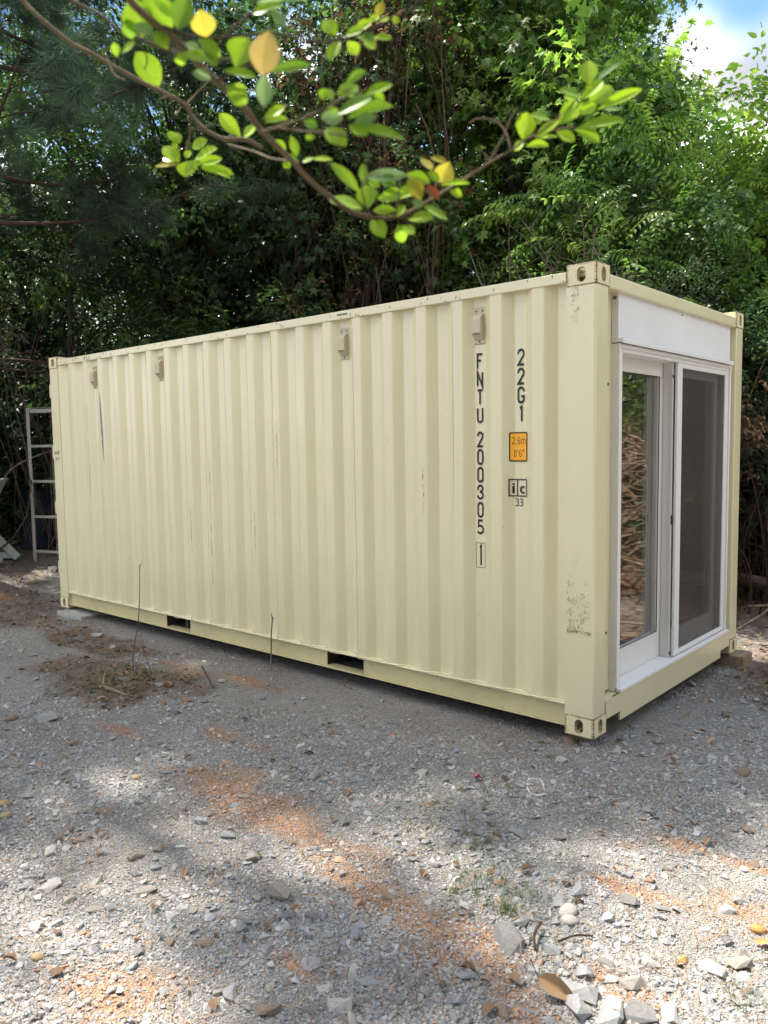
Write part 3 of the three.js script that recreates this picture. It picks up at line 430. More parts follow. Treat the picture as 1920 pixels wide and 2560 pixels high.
const GREENS = { // linear leaf colours
  dark: [[0.030, 0.063, 0.019], [0.043, 0.084, 0.021], [0.038, 0.081, 0.030]], mid: [[0.060, 0.131, 0.025], [0.087, 0.166, 0.031], [0.050, 0.111, 0.031]], light: [[0.134, 0.257, 0.037], [0.184, 0.306, 0.043], [0.098, 0.208, 0.037]],
  yellow: [[0.208, 0.338, 0.039], [0.156, 0.286, 0.039], [0.260, 0.364, 0.046]], pine: [[0.055, 0.099, 0.055], [0.066, 0.122, 0.061], [0.050, 0.088, 0.055]], brown: [[0.111, 0.065, 0.037], [0.156, 0.092, 0.051], [0.082, 0.051, 0.032]], grey: [[0.091, 0.122, 0.060], [0.122, 0.151, 0.071], [0.071, 0.111, 0.050]],
};
// clumps: list of {c, r}; about `per` sprays each
function foliage(parent, kind, clumps, per, pal, seed, opt = {}) {
  const r = rng(seed), n = Math.floor(clumps.reduce((s, c) => s + per * (c.n ?? 1), 0)), o = new THREE.Matrix4(), q = new THREE.Quaternion(), q2 = new THREE.Quaternion(), c = new THREE.Color(), X = V(1, 0, 0), d = V(), p = V();
  const two = SPRAY[kind].map((g, k) => { const m = new THREE.InstancedMesh(g, kind === 'needle' ? M.needle : kind === 'dead' ? M.dead : M.leaf, Math.ceil(n / 2)); m.name = opt.name || 'crown'; m.userData.kind = 'stuff'; parent.add(m); return m; });
  const ct = [0, 0]; let i = 0;
  for (const cl of clumps) {
    const num = Math.floor(per * (cl.n ?? 1)), tone = 0.5 + 1.35 * Math.pow(r(), 1.5);
    for (let k = 0; k < num; k++) {
      const th = r() * 6.283, y = r() * 2 - 1, s = Math.sqrt(1 - y * y), R = cl.r * Math.pow(r(), 0.45);
      d.set(Math.cos(th) * s, y, Math.sin(th) * s); p.copy(cl.c).add(V(d.x * R, d.y * R * (opt.flat ?? 0.75), d.z * R));
      d.addScaledVector(V(r() - 0.5, r() - 0.5, r() - 0.5), 1.1); d.y = d.y * 0.6 - (opt.droop ?? 0.15); d.normalize();
      q.setFromUnitVectors(X, d); // keep the upper side of the twig up, with some roll
      q2.setFromAxisAngle(d, (r() - 0.5) * (opt.roll ?? 1.4)); const upv = V(0, 1, 0).applyQuaternion(q), want = V(0, 1, 0).addScaledVector(d, -d.y).normalize(), ang = Math.atan2(V().crossVectors(upv, want).dot(d), upv.dot(want)); q.premultiply(new THREE.Quaternion().setFromAxisAngle(d, ang)).premultiply(q2);
      const sc = (opt.scale ?? 1) * (0.75 + 0.6 * r()); o.compose(p, q, V(sc, sc, sc));
      const w = i % 2; if (ct[w] >= two[w].count) { i++; continue; }
      two[w].setMatrixAt(ct[w], o); const col = pal[Math.floor(r() * pal.length)], v = tone * (0.75 + 0.5 * r()); c.setRGB(col[0] * v, col[1] * v, col[2] * v); two[w].setColorAt(ct[w], c); ct[w]++; i++;
    }
  }
  two.forEach((m, k) => { m.count = ct[k]; });
}
function envelope(base, y0, y1, rad, n, rc, seed, opt = {}) { // clump centres spread through an egg-shaped crown
  const r = rng(seed), list = [], cy = (y0 + y1) / 2, hy = (y1 - y0) / 2;
  for (let k = 0; k < n; k++) {
    const th = r() * 6.283, y = r() * 2 - 1, s = Math.sqrt(1 - y * y), R = Math.pow(r(), 0.42), lump = 0.75 + 0.5 * noise3(Math.cos(th) * 1.7 + seed, y * 2, Math.sin(th) * 1.7);
    const c = V(base[0] + (opt.lean?.[0] ?? 0) * (y + 1) / 2 + Math.cos(th) * s * rad * R * lump, cy + y * hy * R, base[1] + (opt.lean?.[1] ?? 0) * (y + 1) / 2 + Math.sin(th) * s * rad * R * lump * (opt.depth ?? 1));
    if (opt.ok && !opt.ok(c)) continue;
    list.push({ c, r: rc * (0.7 + 0.6 * r()) });
  }
  return list;
}
function wood(parent, base, top, r0, clumps, mat, seed, opt = {}) { // trunk and one limb to each clump
  const r = rng(seed), a = new Acc(), gy = height(base[0], base[1]) - 0.1, B = V(base[0], gy, base[1]), T = V(base[0] + (opt.lean?.[0] ?? 0), top, base[1] + (opt.lean?.[1] ?? 0)), tp = curve(B, T, 12, 0.03, r);
  a.tube(tp, r0, r0 * 0.2, 9); const t1 = part('trunk', a.geo(), mat, parent), b = new Acc();
  for (const cl of clumps) {
    if (r() > (opt.limbs ?? 1)) continue;
    const f = clamp((cl.c.y - gy) / (top - gy) * 0.72 - 0.08 - 0.12 * r(), 0.08, 0.97), k = Math.floor(f * 12), s = tp[k], e = V().copy(cl.c), m = curve(s, e, 6, 0.10, r); for (let j = 1; j < 6; j++) m[j].y += Math.sin(j / 6 * Math.PI) * 0.12 * s.distanceTo(e) * (opt.rise ?? 1);
    const rl = r0 * (0.14 + 0.16 * r()); b.tube(m, rl, rl * 0.3, 5);
    for (let j = 0; j < (opt.twigs ?? 3); j++) { const o = m[4 + Math.floor(r() * 3)], d = V(r() - 0.5, r() - 0.3, r() - 0.5).multiplyScalar(cl.r * 1.6); b.tube(curve(o, V().copy(o).add(d), 3, 0.12, r), rl * 0.3, rl * 0.1, 3, false); }
  }
  part('limbs', b.geo(), mat, parent);
}
function tree(o) {
  const t = thing(o.name, o.label, o.category || 'tree', [0, 0, 0], o.group), clumps = envelope(o.at, o.y0, o.y1, o.r, o.n, o.rc, o.seed, o);
  wood(t, o.at, o.y0 + (o.y1 - o.y0) * 0.85, o.trunk ?? 0.12, clumps, o.mat || M.barkDark, o.seed + 1, o);
  foliage(t, o.kind, clumps, o.per, o.pal, o.seed + 2, o);
  if (o.kind2) foliage(t, o.kind2, clumps.filter((c, k) => k % 2 === 0), o.per2, o.pal2, o.seed + 3, o);
  return t;
}
// pine at the left
{
  const t = thing('pine_tree', 'dark long-needled pine with reddish bare lower limbs at the left edge', 'pine tree'), r = rng(91), base = [-8.7, -0.05], a = new Acc(), gy = height(...base);
  const tp = curve(V(base[0], gy - 0.1, base[1]), V(base[0] - 0.2, 11.5, base[1] - 0.2), 14, 0.01, r); a.tube(tp, 0.17, 0.05, 10); part('trunk', a.geo(), M.barkRed, t);
  const limbs = new Acc(), tw = new Acc(), clumps = [];
  for (let k = 0; k < 46; k++) {
    const y = 4.2 + 7 * (k / 46), an = k * 2.4 + r(), len = (3.5 - 0.2 * (y - 4)) * (0.7 + 0.5 * r()), s = V(base[0], y, base[1]), e = V(base[0] + Math.cos(an) * len, y + 0.1 + 0.5 * r(), base[1] + Math.sin(an) * len), m = curve(s, e, 8, 0.05, r);
    for (let j = 0; j <= 8; j++) m[j].y -= 0.18 * Math.sin(j / 8 * Math.PI) * len * 0.5; limbs.tube(m, 0.035, 0.01, 5);
    for (let j = 0; j < 9; j++) { const o = m[3 + Math.floor(r() * 6)], d = V(Math.cos(an) * 0.5 + (r() - 0.5), (r() - 0.35) * 0.5, Math.sin(an) * 0.5 + (r() - 0.5)).normalize().multiplyScalar(0.35 + 0.5 * r()), e2 = V().copy(o).add(d); limbs.tube(curve(o, e2, 3, 0.1, r), 0.009, 0.005, 4, false); clumps.push({ c: e2, r: 0.24 }); }
  }
  for (let k = 0; k < 26; k++) { // bare lower limbs and their fine dead twigs
    const y = 2.5 + 2.1 * r(), an = -0.6 + r() * 2.4 + (r() < 0.4 ? 3 : 0), len = 1.6 + 1.6 * r(), s = V(base[0], y, base[1]), e = V(base[0] + Math.cos(an) * len, y + 0.35 * (r() - 0.4), base[1] + Math.sin(an) * len), m = curve(s, e, 7, 0.06, r); tw.tube(m, 0.022, 0.006, 5);
    for (let j = 0; j < 12; j++) { const o = m[2 + Math.floor(r() * 6)], d = V(Math.cos(an) + (r() - 0.5) * 1.6, (r() - 0.4), Math.sin(an) + (r() - 0.5) * 1.6).normalize().multiplyScalar(0.25 + 0.55 * r()); tw.tube(curve(o, V().copy(o).add(d), 4, 0.12, r), 0.005, 0.002, 3, false); }
  }
  part('limbs', limbs.geo(), M.barkRed, t); part('dead_limbs', tw.geo(), M.twigBrown, t);
  foliage(t, 'needle', clumps, 11, GREENS.pine, 93, { flat: 0.8, droop: -0.1, scale: 1.1 });
}
// hardwoods and shrubs behind the container
const G1 = 'trees standing behind the container';
tree({ name: 'broadleaf_tree', label: 'dark broadleaf tree just right of the pine, behind the container\u2019s far half', at: [-9.4, -4.2], y0: 1.6, y1: 10.8, r: 2.6, n: 95, rc: 0.75, per: 26, kind: 'oval', pal: GREENS.mid, seed: 101, trunk: 0.14 });
tree({ name: 'broadleaf_tree', label: 'dark green broadleaf tree left of the tangle of brown vines', at: [-7.6, -5.6], y0: 1.4, y1: 10.5, r: 2.3, n: 85, rc: 0.75, per: 26, kind: 'star', pal: GREENS.dark, seed: 111, trunk: 0.12 });
tree({ name: 'vine_covered_tree', label: 'half-dead tree hung with brown leaves and thin vines above the container', at: [-6.1, -4.9], y0: 2.2, y1: 9.6, r: 1.5, n: 60, rc: 0.6, per: 6, kind: 'dead', pal: GREENS.brown, kind2: 'oval', per2: 18, pal2: GREENS.mid, seed: 121, trunk: 0.09, twigs: 10, mat: M.twigBrown, group: undefined });
tree({ name: 'sweetgum_tree', label: 'tall sweetgum with glossy star-shaped leaves in the upper middle', at: [-4.35, -6.5], y0: 2.6, y1: 10.6, r: 2.25, n: 100, rc: 0.7, per: 22, kind: 'star', pal: GREENS.light, seed: 131, trunk: 0.13, depth: 0.9, scale: 1.2 });
tree({ name: 'sweetgum_tree', label: 'smaller bright sweetgum behind the right end of the container roof', at: [-4.1, -8.8], y0: 2.0, y1: 8.6, r: 1.35, n: 55, rc: 0.7, per: 22, kind: 'star', pal: GREENS.yellow, seed: 141, trunk: 0.1, scale: 1.2 });
tree({ name: 'tall_tree', label: 'tallest tree at upper right, its crown outlined against the cloud', at: [-6.5, -12.0], y0: 3, y1: 13.5, r: 2.0, n: 90, rc: 0.75, per: 24, kind: 'oval', pal: GREENS.light, seed: 151, trunk: 0.2 });
tree({ name: 'sumac_tree', label: 'sumac with drooping fern-like leaves above the container\u2019s near corner', at: [-2.15, -5.3], y0: 2.4, y1: 5.4, r: 1.15, n: 34, rc: 0.5, per: 6, kind: 'pinnate', pal: GREENS.light, kind2: 'oval', per2: 24, pal2: GREENS.mid, scale: 1.05, seed: 161, trunk: 0.05, twigs: 2, droop: 0.05 });
tree({ name: 'sumac_tree', label: 'sunlit yellow-green sumac reaching in at the right edge', at: [-0.7, -7.2], y0: 1.5, y1: 6.1, r: 1.3, n: 40, rc: 0.48, per: 6, kind: 'pinnate', pal: GREENS.yellow, kind2: 'oval', per2: 24, pal2: GREENS.yellow, scale: 1.15, seed: 171, trunk: 0.05, twigs: 2, droop: 0.05 });
tree({ name: 'sumac_tree', label: 'green tree between the two sumacs, its top against the cloud', at: [-2.0, -8.6], y0: 2.0, y1: 6.1, r: 0.95, n: 34, rc: 0.5, per: 24, kind: 'oval', pal: GREENS.light, kind2: 'pinnate', per2: 5, pal2: GREENS.yellow, scale: 1.15, seed: 181, trunk: 0.06, twigs: 2 });
const back = [[-13.5, -3.2, 1, 11, 2.8, 'oval', 'dark'], [-12.2, -7.5, 1, 12, 2.8, 'star', 'mid'], [-9.6, -9.5, 1, 13, 2.8, 'oval', 'mid'], [-7.6, -11.5, 1, 13, 2.4, 'oval', 'light'], [-2.6, -12.5, 0.6, 6.4, 2.0, 'oval', 'dark'], [0.3, -10.5, 0.6, 4.8, 1.9, 'oval', 'mid'], [-16.0, -2.5, 0.5, 7, 2.4, 'oval', 'dark']];
['dark tree deep behind the pine', 'broad tree deep in the wood behind the vine tangle\u2019s left', 'tall tree deep in the wood, centre left', 'tall pale tree deep in the wood, centre right', 'low dark tree far behind the sumac above the corner', 'low far tree behind the right-hand sumac', 'dark tree far behind the metal rack'].forEach((label, k) => { const [x, z, y0, y1, r, kind, pal] = back[k]; tree({ name: 'background_tree', label, at: [x, z], y0, y1, r, n: 70, rc: 0.95, per: 22, kind, pal: GREENS[pal], seed: 200 + k * 10, trunk: 0.14, twigs: 1, scale: 1.15, limbs: 0.5 }); });
// shrub layer
const shrubs = [
  [-7.4, -3.5, 0.3, 3.5, 1.2, 'oval', 'mid', 'leafy green shrub showing over the far half of the container roof'], [-5.7, -3.7, 0.3, 3.1, 1.1, 'star', 'mid', 'green shrub over the roof below the vine-covered tree'],
  [-8.6, -2.7, 0.2, 3.6, 1.1, 'oval', 'dark', 'dark shrub at the container\u2019s far top corner'], [-4.2, -4.0, 0.3, 3.2, 1.1, 'small', 'grey', 'fine-leaved shrub over the middle of the container roof'],
  [-2.9, -4.1, 0.3, 3.6, 1.1, 'small', 'mid', 'fine-leaved bush behind the container beside the vents side'], [-1.5, -4.3, 0.2, 3.5, 1.0, 'small', 'dark', 'dark bush right behind the near top corner'],
  [-0.75, -5.5, 0.2, 3.0, 0.8, 'oval', 'dark', 'dark bush behind the container\u2019s right rear post'], [-0.1, -6.6, 0.2, 2.7, 0.8, 'oval', 'dark', 'dark bush at the right edge farther behind the brush'],
  [-10.8, -1.4, 0.1, 3.4, 1.0, 'oval', 'dark', 'dark shrub behind the metal rack'], [-11.0, 0.6, 0.1, 3.2, 1.1, 'oval', 'dark', 'dark shrub behind the chair at the left edge'], [-12.0, -0.4, 0.1, 5.5, 1.5, 'oval', 'grey', 'greyish tall shrub rising behind the rack'],
];
shrubs.forEach(([x, z, y0, y1, r, kind, pal, label], k) => tree({ name: 'shrub', category: 'shrub', label, at: [x, z], y0: y0 + height(x, z), y1, r, n: 34, rc: 0.5, per: kind === 'small' ? 34 : 24, kind, pal: GREENS[pal], seed: 300 + k * 10, trunk: 0.03, twigs: 2 }));
// understorey closing the wood behind
{
  const r = rng(404), cl = []; for (let k = 0; k < 260; k++) { const t = r(), x = mix(-17, 3, t), z = -7.5 - 6 * r() - 2 * Math.sin(t * 5); cl.push({ c: V(x, height(x, z) + 0.3 + 2.6 * Math.pow(r(), 1.3), z), r: 0.9 }); }
  for (let k = 0; k < 230; k++) { const x = -13 - 6 * r(), z = -6 + 10 * r(); cl.push({ c: V(x, height(x, z) + 0.3 + 5.5 * r(), z), r: 0.9 }); }
  const u = thing('undergrowth', null, null); u.userData.kind = 'stuff'; foliage(u, 'oval', cl, 26, GREENS.dark, 405, { scale: 1.2, name: 'undergrowth' });
  const far = []; for (let k = 0; k < 620; k++) { const an = -3.0 + 2.4 * r(), D = 26 + 10 * r(), x = 1.9 + Math.cos(an) * D, z = 3.9 + Math.sin(an) * D; far.push({ c: V(x, 0.5 + (x > -6 ? 4.0 : 9) * r(), z), r: 1.9 }); }
  const f = thing('far_wood', null, null); f.userData.kind = 'stuff'; foliage(f, 'oval', far, 36, GREENS.dark, 406, { scale: 2.2, name: 'far_wood' });
}
// canopy of the big oak whose shade falls over the lot
{
  const t = thing('oak_tree', 'big oak standing outside the view to the left, shading the lot', 'tree'), r = rng(515), cl = [], base = [-9.8, 2.6];
  // openings in the canopy, by the places on the gravel that they let the sun reach
  const open = [[0.84, 1.32, 0.22], [1.2, 1.1, 0.22], [0.62, 1.62, 0.18], [1.45, 0.8, 0.15], [1.05, 0.72, 0.1], [-0.1, 1.0, 0.1], [-1.55, 2.2, 0.14], [-2.0, 1.8, 0.1], [0.55, 0.75, 0.08], [-0.99, 2.42, 0.2], [-1.18, 1.71, 0.16], [-0.83, 1.7, 0.18], [-0.5, 1.73, 0.14], [-0.2, 1.77, 0.16], [0.09, 1.64, 0.17], [0.38, 1.54, 0.18], [-0.36, 2.33, 0.1], [-5.86, 0.48, 0.3], [-4.87, 0.1, 0.2], [-2.66, 0.2, 0.22], [-2.38, 0.7, 0.16], [-1.9, 1.2, 0.12], [-3.4, 0.9, 0.15]];
  for (let k = 0; k < 9000 && cl.length < 420; k++) {
    const h = 10.8 + 2.4 * r(), gx = -6.5 + 9.2 * r(), gz = -0.6 + 4.2 * r(); // where this clump throws its shade
    const e = (gx - 0.05) * 0.62 + (gz - 2.25) * 0.78, gap = fbm(gx * 1.3 + 3, 6.6, gz * 1.3, 3) - 0.5, lobe = 0.42 * Math.exp(-(((gx - 0.3) / 0.5) ** 2));
    if (e > -0.20 + 1.5 * gap + lobe - (gx > 0.5 ? 0.12 * (gx - 0.5) / 0.7 : 0) || (e > -1.7 && gap < -0.07) || (gz < 0.5 && gap < -0.02) || gx > 1.9 || (Math.abs(gz - 0.05) < 0.16 && r() < 0.7) || open.some(([x, z, s]) => Math.hypot(gx - x, gz - z) < s + 0.2)) continue;
    cl.push({ c: V(gx + SUN.x / SUN.y * h, h, gz + SUN.z / SUN.y * h), r: 0.27 });
  }
  wood(t, base, 13, 0.32, cl, M.bark, 516, { lean: [-0.8, -1.5], twigs: 1, limbs: 0.2 }); foliage(t, 'oval', cl, 9, GREENS.mid, 517, { scale: 1.15, flat: 0.6 });
}
// unseen trees added to shape the sky light; the first three block it densely
[[4.4, 9.4, 11, 2.5], [6.2, 6.6, 11, 2.4], [8.8, 3.9, 10, 2.0], [2.6, 14.5, 7, 2.3], [-2.0, 18.5, 6, 2.6], [12.0, 15.5, 8, 2.6], [12.4, 11.0, 8, 2.6], [21, 4.0, 6.5, 2.5], [22, -1.5, 6, 2.3], [20, -7.0, 6, 2.4]].forEach(([x, z, h, r], k) => tree({ name: 'added_edge_tree', label: ['near tree behind the viewer at right', 'tree right of the viewer, second from the front', 'tree right of the viewer and nearest to the lot', 'tree straight behind the viewer', 'low tree far behind the viewer at left', 'far tree behind the viewer at right', 'far tree right of the viewer', 'sunlit tree across the lane, middle', 'sunlit tree across the lane facing the door', 'tree across the lane beyond the brush pile'][k] + ', added outside the view to shape the light', at: [x, z], y0: 0.3, y1: h, r, n: k < 3 ? 150 : 46, rc: 1.1, per: k < 3 ? 26 : 16, kind: 'oval', pal: k < 3 ? GREENS.dark : GREENS.mid, seed: 1500 + k * 10, trunk: 0.16, twigs: 1, limbs: 0.4, scale: 1.7 }));
// bare vines and twigs
function tangle(name, label, category, n, from, to, r0, mat, seed, opt = {}) {
  const r = rng(seed), t = thing(name, label, category), a = new Acc();
  for (let k = 0; k < n; k++) { const A = from(r), B = to(r, A), m = curve(A, B, 8, opt.bend ?? 0.16, r); a.tube(m, r0 * (0.5 + r()), r0 * 0.25, 4, false); for (let j = 0; j < (opt.forks ?? 4); j++) { const o = m[2 + Math.floor(r() * 6)], d = V(r() - 0.5, r() - 0.4, r() - 0.5).multiplyScalar((opt.fork ?? 0.5) * (0.4 + r())); a.tube(curve(o, V().copy(o).add(d), 4, 0.2, r), r0 * 0.4, r0 * 0.15, 3, false); } }
  part('stems', a.geo(), mat, t); return t;
}
tangle('vine_tangle', 'tangle of thin brown hanging vines above the middle of the container', 'vines', 120, (r) => V(-7.0 + 2.6 * r(), 3 + 5.5 * r(), -4.2 - 0.8 * r()), (r, A) => V(A.x + (r() - 0.5) * 1.2, Math.max(1.5, A.y - 0.8 - 2.6 * r()), A.z + (r() - 0.5) * 0.6), 0.011, M.twigBrown, 601, { forks: 6, fork: 0.6 });
tangle('dead_shrub', 'bare grey branching twigs over the roof near the near corner', 'dead shrub', 46, (r) => V(-3.3 + 1.6 * r(), 2.2 + 0.8 * r(), -3.5 - 0.5 * r()), (r, A) => V(A.x + (r() - 0.45) * 1.9, A.y + 0.3 + 1.0 * r(), A.z + (r() - 0.5) * 0.8), 0.008, M.twig, 611, { forks: 6, fork: 0.5 });
tangle('dead_shrub', 'pale bare twigs arching left of the container\u2019s far corner', 'dead shrub', 26, (r) => V(-9.9 + 1.2 * r(), height(-9.5, -1) + 0.3 * r(), -1.8 + 1.2 * r()), (r, A) => V(A.x + (r() - 0.5) * 1.8, A.y + 1.2 + 2.4 * r(), A.z + (r() - 0.3) * 1.2), 0.008, M.twig, 621, { forks: 6, fork: 0.6, bend: 0.2 });
tangle('dead_brush', 'tangle of dead brown twigs standing right of the container', 'brush', 150, (r) => V(-1.3 + 1.6 * r(), height(0.3, -4.4), -4.0 - 1.3 * r()), (r, A) => V(A.x + (r() - 0.5) * 1.4, A.y + 0.5 + 1.9 * r(), A.z + (r() - 0.5) * 0.8), 0.009, M.twigBrown, 631, { forks: 7, fork: 0.5, bend: 0.22 });
{ const t = thing('dead_bough', 'hanging bough of curled brown leaves right of the container\u2019s rear post', 'dead branch'), a = new Acc(), r = rng(641), cl = []; for (let k = 0; k < 3; k++) { const A = V(-0.75 + 0.9 * r(), 2.15 + 0.4 * r(), -4.0 - 0.4 * r()), B = V(A.x + (r() - 0.5) * 0.5, A.y - 0.5 - 0.7 * r(), A.z + 0.2); a.tube(curve(A, B, 5, 0.1, r), 0.008, 0.003, 4, false); cl.push({ c: B, r: 0.22 }, { c: A.lerp(B, 0.5), r: 0.2 }); } part('stems', a.geo(), M.twigBrown, t); foliage(t, 'dead', cl, 5, [[0.16, 0.10, 0.06], [0.22, 0.14, 0.08], [0.10, 0.065, 0.04]], 642, { scale: 0.8, droop: 0.6, name: 'dead_leaves' }); }
for (const [i, [x, z, y0, y1, lab]] of [[-6.95, -4.2, 0, 6.5, 'thin leaning trunk left of the brown vines'], [-6.45, -4.35, 0, 6, 'thin dark trunk among the brown vines'], [-5.3, -4.6, 0, 5.5, 'dark trunk right of the brown vines'], [-3.2, -5.4, 0, 6.5, 'forked dark trunk below the sumac'], [-10.2, -2.3, 0, 7, 'dark trunk behind the container\u2019s far corner'], [-8.7, -3.6, 0, 6, 'slim trunk over the container\u2019s far half']].entries()) { const r = rng(660 + i), t = thing('sapling', lab, 'sapling'), a = new Acc(), m = curve(V(x, height(x, z) - 0.1, z), V(x + (r() - 0.6) * 1.2, y1, z - 0.5 * r()), 10, 0.035, r); a.tube(m, 0.06, 0.02, 7); part('trunk', a.geo(), M.barkDark, t); const b = new Acc(); for (let k = 0; k < 14; k++) { const o = m[3 + Math.floor(r() * 7)], d = V(r() - 0.5, 0.3 + 0.5 * r(), (r() - 0.5) * 0.6).normalize().multiplyScalar(0.6 + 1.2 * r()); b.tube(curve(o, V().copy(o).add(d), 5, 0.1, r), 0.014, 0.004, 4, false); } part('limbs', b.geo(), M.barkDark, t); }

// ---------------------------------------------------------------- things on the lot
{ // steel rack of slotted posts
  const m = std({ color: rgb(0.42, 0.40, 0.35), map: paintMap, roughness: 0.55 }), hx = -9.0, hz = -1.1, y = height(hx, hz) - 0.01, t = thing('metal_rack', 'tall beige slotted-steel shelving rack without shelves, left of the container', 'rack', [hx, y, hz]), Hh = 2.14;
  t.rotation.y = 0.30;
  const w = 0.95, d = 0.45;
  for (const [x, z] of [[0, 0], [w, 0], [0, -d], [w, -d]]) { // angle posts with rows of slots
    const sx = x ? -1 : 1, s = new THREE.Shape(); s.moveTo(0, 0); s.lineTo(0.045, 0); s.lineTo(0.045, Hh); s.lineTo(0, Hh); s.closePath();
    for (let k = 0; k < 40; k++) { const yy = 0.05 + k * 0.052, h = new THREE.Path([[0.018, yy], [0.027, yy], [0.027, yy + 0.028], [0.018, yy + 0.028], [0.018, yy]].map(([p, q]) => new THREE.Vector2(p, q))); s.holes.push(h); }
    const f = new THREE.ExtrudeGeometry(s, { depth: 0.003, bevelEnabled: false }), g = f.clone().rotateY(-Math.PI / 2 * (z < 0 ? -1 : 1));
    if (sx < 0) { f.translate(-0.045, 0, 0); } f.translate(x, 0, z < 0 ? z : z - 0.003); g.translate(x + (sx < 0 ? -0.003 : 0.003) * (z < 0 ? 0 : 1), 0, z + (z < 0 ? 0.002 : -0.048));
    part('post', z === 0 ? [boxUV(f), box(x ? x - 0.003 : x, x ? x : x + 0.003, 0, Hh, -0.046, -0.0035, 0)] : [boxUV(f), box(x ? x - 0.003 : x, x ? x : x + 0.003, 0, Hh, z + 0.0035, z + 0.046, 0)], m, t);
  }
  const front = std({ color: rgb(0.40, 0.385, 0.34), roughness: 0.5 });
  part('post_cover', [box(-0.006, 0.052, 0, Hh, 0.001, 0.006, 0.001)], front, t);
  for (const [yy, h] of [[2.075, 0.05], [1.605, 0.035], [1.12, 0.035], [0.63, 0.035], [0.145, 0.035]]) { part('beam', [box(0.05, w - 0.045, yy, yy + h, -0.002, 0.012, 0.002)], front, t); part('beam', [box(0.003, w - 0.003, yy, yy + h, -d - 0.012, -d + 0.002, 0.002)], front, t); }
  part('cross_plate', [box(0.05, w - 0.05, 0.86, 0.94, -d - 0.014, -d - 0.003, 0.002)], front, t);
  part('top_cap', [box(0.0, w, Hh + 0.001, Hh + 0.006, -d, 0, 0.001)], front, t);
  const k = part('knot', new THREE.CylinderGeometry(0.03, 0.03, 0.004, 12).rotateX(Math.PI / 2), std({ color: rgb(0.12, 0.06, 0.04), roughness: 0.9 }), t); k.position.set(0.03, 1.13, 0.009); k.userData.label = 'rust-brown spot on the front post';
}
{ // folding beach chair, only its edge in view
  const m = std({ color: rgb(0.42, 0.46, 0.44), map: paintMap, roughness: 0.6 }), x = -9.48, z = -0.3, t = thing('wooden_chair', 'grey-green slatted lawn chair cut off by the left edge of the view', 'chair', [x, height(x, z), z]); t.rotation.y = 0.72;
  const plank = (len, w, th) => box(-len / 2, len / 2, -w / 2, w / 2, -th / 2, th / 2, 0.006), put = (n, g, p, rz, rx = 0) => { const q = part(n, g, m, t); q.position.set(...p); q.rotation.set(rx, 0, rz); return q; };
  for (const zz of [0.28, -0.28]) { put('side_rail', plank(1.35, 0.09, 0.03), [0, 0.07, zz], 0); put('rear_leg', plank(0.80, 0.11, 0.03), [0.40, 0.32, zz * 0.9], -0.80); put('front_leg', plank(0.66, 0.1, 0.03), [-0.45, 0.33, zz * 0.86], 1.35); put('armrest', plank(0.75, 0.13, 0.03), [-0.1, 0.66, zz * 1.1], 0); }
  for (let k = 0; k < 6; k++) { const s = put('back_slat', plank(0.95, 0.085, 0.02), [0.33, 0.74, -0.25 + k * 0.1], 1.0); s.rotation.set(0, 0, 1.02); s.rotateX(Math.PI / 2); }
  for (let k = 0; k < 7; k++) put('seat_slat', box(-0.035, 0.035, -0.01, 0.01, -0.27, 0.27, 0.005), [-0.45 + k * 0.085, 0.40 - k * 0.018, 0], -0.2);
}
{ const x = -10.15, z = -1.75, t = thing('plastic_drum', 'dark blue plastic drum standing in the shade behind the rack', 'drum', [x, height(x, z), z]), m = std({ color: rgb(0.012, 0.022, 0.055), roughness: 0.45 }); const pr = [[0, 0], [0.27, 0], [0.29, 0.03], [0.29, 0.3], [0.3, 0.31], [0.3, 0.34], [0.29, 0.35], [0.29, 0.6], [0.3, 0.61], [0.3, 0.64], [0.29, 0.65], [0.285, 0.86], [0.25, 0.9], [0, 0.9]].map(([a, b]) => new THREE.Vector2(a, b)); part('body', new THREE.LatheGeometry(pr, 32), m, t); part('rim', new THREE.TorusGeometry(0.255, 0.014, 8, 32).rotateX(Math.PI / 2).translate(0, 0.895, 0), m, t); for (const s of [-0.12, 0.12]) part('bung', new THREE.CylinderGeometry(0.035, 0.035, 0.02, 14).translate(s, 0.908, 0), m, t); }
{ // timber block under the right rear casting, concrete slab under the front rail
  const wood1 = std({ color: rgb(0.30, 0.25, 0.18), map: barkMap, bumpMap: barkBump, bumpScale: 0.003, roughness: 0.9 });
  const t = thing('wooden_block', 'weathered timber block under the container\u2019s right rear corner', 'block', [0.0, -0.002, -2.31]); part('beam', box(-0.3, 0.095, -0.2, -0.004, -0.20, 0.02, 0.006), wood1, t);
  const e = part('end_grain', box(0.0955, 0.0985, -0.196, -0.008, -0.196, 0.016, 0.001), std({ color: rgb(0.33, 0.24, 0.15), map: dataTex(128, (u, v) => { const q = Math.hypot(u - 0.3, v + 0.4) * 60 + 3 * tileNoise(u, v, 4, 5, 3); const k = 0.8 + 0.3 * Math.sin(q); return [k, k, k]; }, false, 3), roughness: 0.9 }), t);
  const s = tag(part(numbered('concrete_slab'), box(-5.95, -5.45, -0.075, -0.012, -0.32, 0.10, 0.008), std({ color: rgb(0.42, 0.42, 0.41), map: stoneMap, bumpMap: stoneBump, bumpScale: 0.002, roughness: 0.9 }), scene), 'pale flat concrete slab under the far end of the front bottom rail', 'slab'); s.castShadow = true;
}
